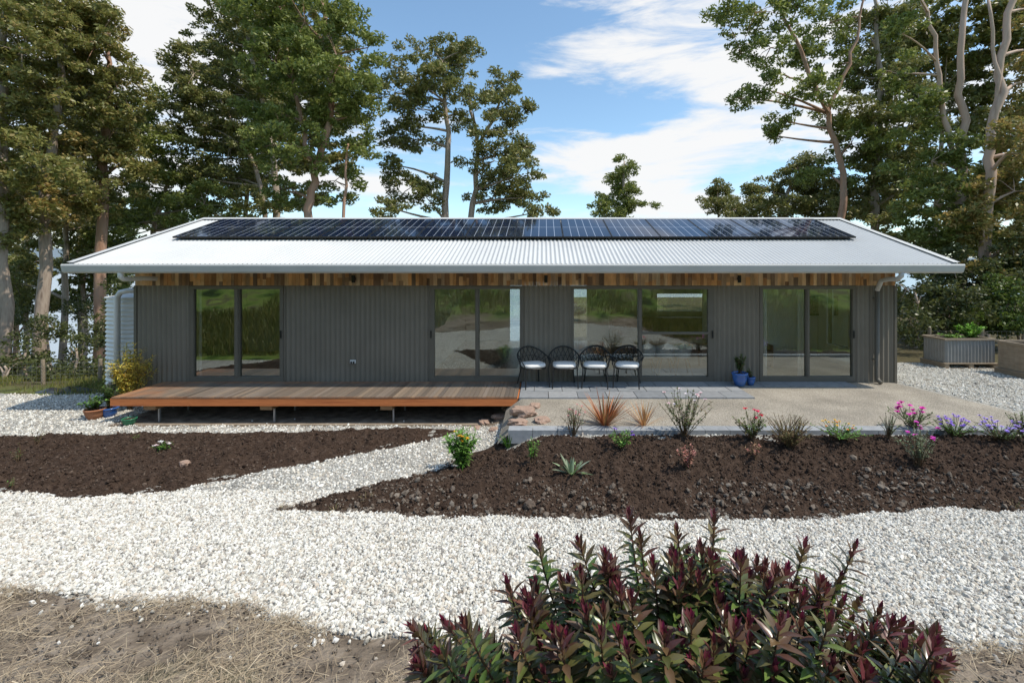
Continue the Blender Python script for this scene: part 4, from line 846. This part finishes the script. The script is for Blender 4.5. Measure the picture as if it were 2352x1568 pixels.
tree('leafy gum rising behind the left end of the roof',25,[([(350,840),(355,520),(400,380)],.2,.05)],[(400,460,80,50),(330,510,85,40),(290,590,70,45),(360,350,55,60),(470,470,70,40),(345,250,40,50),(520,500,60,25),(330,430,70,40),(240,560,60,40)],'bark','leafC',1.0)
tree('distant olive gum filling gaps between the left hand trunks',29,[([(190,830),(185,500),(190,250)],.2,.05)],[(60,350,80,70),(160,420,80,60),(280,480,80,60),(90,180,80,80),(210,290,70,70),(320,300,40,50),(0,480,60,60),(370,520,60,40),(60,470,80,50),(230,620,60,35)],'bark','leafB',.9,.3,.12)
tree('slender distant gum with low crown left of the slim gum',27,[([(62,860),(60,640),(66,520)],.14,.06)],[(50,620,50,40),(90,680,45,35),(20,700,40,40),(100,600,50,40)],'bark','leafB',.75,.25,.1)
tree('slender distant gum between reddish trunk and water tank',28,[([(196,860),(190,640),(200,500)],.14,.06)],[(190,640,40,35),(160,690,40,30),(250,660,40,40),(280,640,40,30)],'barkpink','leafC',.75,.25,.1)
tree('thin far gum at the very left between trunk and picture edge',30,[([(38,860),(40,640),(36,500)],.14,.06)],[(30,600,45,40),(0,660,35,35),(60,740,35,25)],'barkred','leafB',.75,.25,.1)
tree('dark crowned gum left of the reddish trunked gum',25,[([(640,800),(640,500),(620,300),(560,60)],.25,.08),([(604,800),(606,420),(500,220)],.18,.05)],[(445,170,48,70),(510,90,75,75),(470,290,84,65),(430,400,70,45),(545,410,75,50),(580,220,85,85),(530,330,80,60),(500,10,60,50),(430,235,42,40),(600,470,60,30),(600,60,70,70)],'bark','leafB',1.0)
tree('distant gum filling behind the dark crowned and the leaning gums',29,[([(560,810),(560,480),(600,200)],.2,.06)],[(480,200,60,80),(560,330,90,70),(640,230,90,90),(720,330,80,70),(780,230,60,70),(500,440,90,45),(650,430,80,50),(620,100,80,80),(730,100,80,80)],'bark','leafA',.8,.3,.12)
tree('large gum with leaning reddish trunk behind the solar panels',21,[([(704,760),(706,500),(722,400),(765,250),(745,60),(735,-60)],.22,.08),([(722,400),(690,280),(660,120),(640,-40)],.12,.05),([(785,760),(787,450),(800,330)],.1,.04)],[(700,50,110,75),(620,20,80,60),(780,150,80,80),(715,210,85,70),(800,270,66,60),(830,330,40,42),(660,330,80,65),(770,415,50,45),(845,110,28,40),(805,50,36,55),(630,140,70,60),(700,-60,120,60),(660,440,50,35),(825,230,38,50),(620,260,60,50)],'barkred','leafC',1.0)
tree('rounded gum with pale straight trunk, left one of the central pair',24,[([(1024,800),(1024,500),(1030,300),(1015,140)],.25,.06)],[(1000,118,75,38),(955,180,75,42),(1055,150,40,50),(905,215,35,38),(1010,195,70,40),(950,320,70,35),(945,430,60,45),(890,475,55,22),(925,290,40,28),(1075,115,24,25),(900,380,35,22),(960,250,50,35),(980,455,40,30),(1045,260,30,35)],'bark','leafB',1.05,rsr=(.24,.48),grow=1.17)
tree('gum with spreading lower crown, right one of the central pair',24.5,[([(1084,800),(1085,500),(1098,340),(1072,200)],.22,.05),([(1098,340),(1140,260),(1155,210)],.1,.04)],[(1150,198,50,32),(1165,240,58,38),(1180,300,42,38),(1135,370,68,38),(1195,345,46,32),(1205,455,56,32),(1130,455,60,35),(1085,250,28,40),(1230,488,40,16),(1190,400,45,28),(1120,300,34,30),(1145,410,50,30)],'bark','leafB',1.05,rsr=(.24,.48),grow=1.17)
tree('small cone shaped gum standing alone beyond the roof ridge',31,[([(1432,760),(1432,480),(1434,370)],.2,.04)],[(1436,380,24,18),(1434,415,42,26),(1430,450,55,26),(1432,482,76,22)],'bark','leafC',1.3)
tree('small distant gum at the left foot of right hand trees',33,[([(1650,760),(1648,430)],.15,.04)],[(1645,440,30,28),(1640,475,32,25),(1690,480,35,22)],'bark','leafB',1.3)
tree('dense low gum rising above the right half of roof',28,[([(1800,780),(1800,470),(1835,380)],.2,.05)],[(1720,480,45,22),(1770,435,50,35),(1835,395,50,42),(1850,465,70,40),(1790,480,60,25),(1890,430,50,50),(1930,480,60,35)],'bark','leafB',1.2)
tree('open branched gum leaning left over the right end of roof',22,[([(1934,760),(1932,500),(1942,430),(1900,260),(1835,110),(1780,0)],.2,.05),([(1900,260),(1960,120),(1990,-20)],.1,.04),([(1870,190),(1780,170),(1700,120)],.05,.02)],[(1665,40,40,35),(1735,30,65,45),(1770,110,55,35),(1840,120,60,50),(1695,105,30,25),(1755,205,42,28),(1695,225,24,36),(1790,275,36,25),(1870,215,60,45),(1905,55,65,50),(1955,330,70,50),(1900,400,60,40),(1830,20,60,40),(1770,310,16,14),(1930,150,55,45),(1920,270,50,40)],'barkred','leafC',.95,rsr=(.24,.5),grow=1.14)
tree('upright gum with grey trunk just right of roof ridge end',23,[([(2014,780),(2010,400),(2022,180),(2005,-20)],.22,.07)],[(2000,90,70,60),(2055,190,70,60),(1995,270,75,50),(2075,310,70,60),(2020,380,60,50),(2080,440,75,55),(1960,440,60,45),(2040,20,70,50),(2020,500,60,30),(1970,180,50,50)],'bark','leafB',1.0)
tree('gum with twin pinkish bare trunks near the right picture edge',19,[([(2206,800),(2208,420),(2212,280),(2205,120),(2230,-60)],.2,.09),([(2212,420),(2168,270),(2150,110),(2110,-20)],.12,.06)],[(2110,260,60,55),(2140,370,75,55),(2150,470,75,65),(2250,440,55,55),(2075,80,42,50),(2062,170,45,40),(2200,540,70,45),(2120,550,50,35),(2100,-30,40,40)],'barkpink','leafC',1.0)
tree('gum with smooth pink trunk closest to the right picture edge',17.5,[([(2262,820),(2268,460),(2280,300),(2310,90),(2335,-60)],.2,.1),([(2280,300),(2290,180),(2270,0)],.09,.05)],[(2350,190,28,60),(2330,340,55,50),(2330,440,70,60),(2260,520,60,45),(2340,550,50,50),(2390,120,40,100),(2375,20,18,40),(2400,350,60,120),(2270,600,60,40)],'barkpink','leafT',1.0)
tree('olive gum filling the gap behind the pink trunked gums',27,[([(2150,800),(2150,500),(2170,200)],.22,.08)],[(2130,150,70,80),(2250,120,70,90),(2200,250,80,60),(2290,270,70,60),(2180,50,90,70),(2080,560,60,40),(2290,400,70,60),(2180,420,80,60),(2060,380,60,60),(2240,560,80,50),(2060,110,50,60),(2330,60,60,80),(2000,470,60,50),(2340,500,60,60)],'bark','leafB',.9,.3,.12)
shr=[(2100,665,50,50,16,'dark rounded shrub immediately right of the house end'),(2105,740,45,40,15.5,'low dark shrub behind the right fence near the house'),(2180,690,60,65,16,'broad dark green shrub behind the corrugated raised bed'),(2265,640,70,55,17,'tall olive shrub under the pink trunked gums'),(2250,730,65,45,15.3,'spreading low shrub directly behind the bright green plant'),(2335,700,55,65,15.5,'dense shrub at the right picture edge behind raised bed'),(2350,600,55,55,16.5,'high shrub cut by the right picture edge'),(2160,600,65,45,18,'shrub in the shade beneath the twin trunked gum')]
for (px,py,rx,ry,d,lab) in shr: tree(lab,d,[([(px,830),(px,py)],.06,.03)],[(px-rx*.35,py,rx*.75,ry),(px+rx*.35,py+ry*.15,rx*.75,ry*.9),(px,py+ry*.6,rx,ry*.6)],'bark','leafE' if px in (2250,2335) else 'leafD',2.2,.13,.065,'shrub','shrub','dark shrubs behind the right fence',rsr=(.2,.4))
shl=[(60,800,60,45,17,'dark shrub between the two leftmost trunks'),(175,800,45,55,17.5,'dark shrub between the slim gum and the reddish trunk'),(20,720,40,40,22,'taller shrub behind the leftmost trunk'),(190,700,35,35,23,'thin shrub left of the reddish trunk base'),(275,690,34,75,17,'green shrub behind the water tank'),(10,840,45,30,15.5,'low shrub at the foot of the leftmost trunk'),(130,850,45,25,15.5,'low shrub at the foot of the slim gum'),(225,845,40,30,15.8,'low shrub beside the water tank, at the reddish trunk'),(110,745,40,35,20,'mid height shrub behind the straight bare trunk'),(245,760,30,50,18.5,'narrow shrub just left of the water tank')]
for (px,py,rx,ry,d,lab) in shl: tree(lab,d,[([(px,880),(px,py)],.06,.03)],[(px-rx*.3,py,rx*.6,ry*.8),(px+rx*.3,py+ry*.2,rx*.7,ry*.7),(px,py+ry*.5,rx,ry*.5)],'bark','leafD',1.3,.13,.06,'shrub','shrub','shrubs under the left trees',rsr=(.2,.42))
for (x,y,r,lab) in ((-6,-5,1.0,'rounded shrub on the grassy bank, mirrored in the left door'),(-3,-3.5,.7,'low shrub on the grassy bank, mirrored in the second door'),(3.5,-6,1.2,'wide shrub on the grassy bank, mirrored in the third door'),(9,-4,.8,'small shrub on the grassy bank, mirrored in the right door')):
    z=float(G(x,y)); t=thing('bank_shrub',lab,'shrub',(x,y,z)); mk('trunk',MB().tube([(x,y,z-.1),(x,y,z+r)],[.05,.02],6),M['bark'],t)
    pos=np.array([x,y,z+r*.8])+np.concatenate([c+ball(120)*.3 for c in ball(40)*np.array([r,r,r*.7])]); V,Fc=leafquads(pos,.14,.06); npm('crown',V,Fc,M['leafC'],t)
# ---------------------------------------------------------------- world, sun, camera
w=bpy.data.worlds.new('World'); S.world=w; w.use_nodes=True; nt=w.node_tree; N=nt.nodes; L=nt.links; bg=N['Background']; bg.inputs[1].default_value=.15
tosun=Vector((.6,-.18,1)).normalized()
sky=N.new('ShaderNodeTexSky'); sky.sky_type='NISHITA'; sky.sun_disc=False; sky.sun_elevation=math.asin(tosun.z); sky.sun_rotation=math.atan2(tosun.x,tosun.y); sky.air_density=1.0; sky.dust_density=.6; sky.ozone_density=1.2
tc=N.new('ShaderNodeTexCoord'); vm=N.new('ShaderNodeVectorMath'); vm.operation='MULTIPLY'; vm.inputs[1].default_value=(1,1,2.4); L.new(tc.outputs['Generated'],vm.inputs[0])
mp=N.new('ShaderNodeMapping'); mp.inputs['Rotation'].default_value=(0,math.radians(-14),0); mp.inputs['Scale'].default_value=(.75,1,1.5); L.new(vm.outputs[0],mp.inputs[0])
no=N.new('ShaderNodeTexNoise'); no.inputs['Scale'].default_value=4.6; no.inputs['Detail'].default_value=13; no.inputs['Roughness'].default_value=.62; no.inputs['Distortion'].default_value=.35; L.new(mp.outputs[0],no.inputs['Vector'])
acc=None
for (px,py,r,a) in ((1560,120,.36,.22),(1680,190,.28,.18),(1400,110,.22,.1),(1560,430,.24,.26),(1370,340,.17,.26),(1480,370,.2,.1),(1720,310,.22,.18),(320,60,.34,.5),(880,400,.22,.28),(1280,400,.16,.12),(60,520,.5,.3),(2250,200,.45,.2),(1000,80,.34,-.22),(1200,250,.24,-.15),(1250,20,.28,-.12),(1430,235,.16,-.26),(1580,255,.14,-.2),(1700,400,.15,-.12)):
    v=Vector(((px-CX)/F,1,-(py-CY)/F)).normalized(); v.z*=2.4
    ds=N.new('ShaderNodeVectorMath'); ds.operation='DISTANCE'; ds.inputs[1].default_value=v; L.new(vm.outputs[0],ds.inputs[0])
    mr=N.new('ShaderNodeMapRange'); mr.interpolation_type='SMOOTHSTEP'; mr.inputs[1].default_value=0; mr.inputs[2].default_value=r*1.25; mr.inputs[3].default_value=a; mr.inputs[4].default_value=0; L.new(ds.outputs['Value'],mr.inputs[0])
    if acc is None: acc=mr.outputs[0]
    else:
        ad=N.new('ShaderNodeMath'); ad.operation='ADD'; L.new(acc,ad.inputs[0]); L.new(mr.outputs[0],ad.inputs[1]); acc=ad.outputs[0]
ns=N.new('ShaderNodeMath'); ns.operation='MULTIPLY_ADD'; ns.inputs[1].default_value=1.7; ns.inputs[2].default_value=-.36; L.new(no.outputs['Fac'],ns.inputs[0])
ad=N.new('ShaderNodeMath'); ad.operation='ADD'; L.new(acc,ad.inputs[0]); L.new(ns.outputs[0],ad.inputs[1])
mr=N.new('ShaderNodeMapRange'); mr.interpolation_type='SMOOTHSTEP'; mr.inputs[1].default_value=.48; mr.inputs[2].default_value=.9; mr.inputs[3].default_value=0; mr.inputs[4].default_value=.97; L.new(ad.outputs[0],mr.inputs[0])
tint=N.new('ShaderNodeMix'); tint.data_type='RGBA'; tint.blend_type='MULTIPLY'; tint.inputs['Factor'].default_value=1; L.new(sky.outputs[0],tint.inputs['A']); tint.inputs['B'].default_value=(1.35,1.5,1.45,1)
mc=N.new('ShaderNodeMix'); mc.data_type='RGBA'; L.new(mr.outputs[0],mc.inputs['Factor']); L.new(tint.outputs['Result'],mc.inputs['A']); mc.inputs['B'].default_value=(6.4,6.4,6.4,1); L.new(mc.outputs['Result'],bg.inputs[0])
ld=bpy.data.lights.new('Sun','SUN'); ld.energy=4.4; ld.angle=math.radians(.5); ld.color=(1,.93,.81); lo=bpy.data.objects.new('Sun',ld); C.objects.link(lo); lo.rotation_euler=(-tosun).to_track_quat('-Z','Y').to_euler(); lo.location=(20,-10,30)
cd=bpy.data.cameras.new('Camera'); cd.sensor_width=36; cd.sensor_fit='HORIZONTAL'; cd.lens=F/2352*36; cd.shift_x=-(CX-1176)/2352; cd.shift_y=-(784-CY)/2352; cd.clip_start=.05; cd.clip_end=6000
co=bpy.data.objects.new('Camera',cd); C.objects.link(co); co.location=(0,0,ZC); co.rotation_euler=(math.pi/2,0,0); S.camera=co
S.view_settings.view_transform='Standard'; S.view_settings.look='None'; S.view_settings.exposure=0
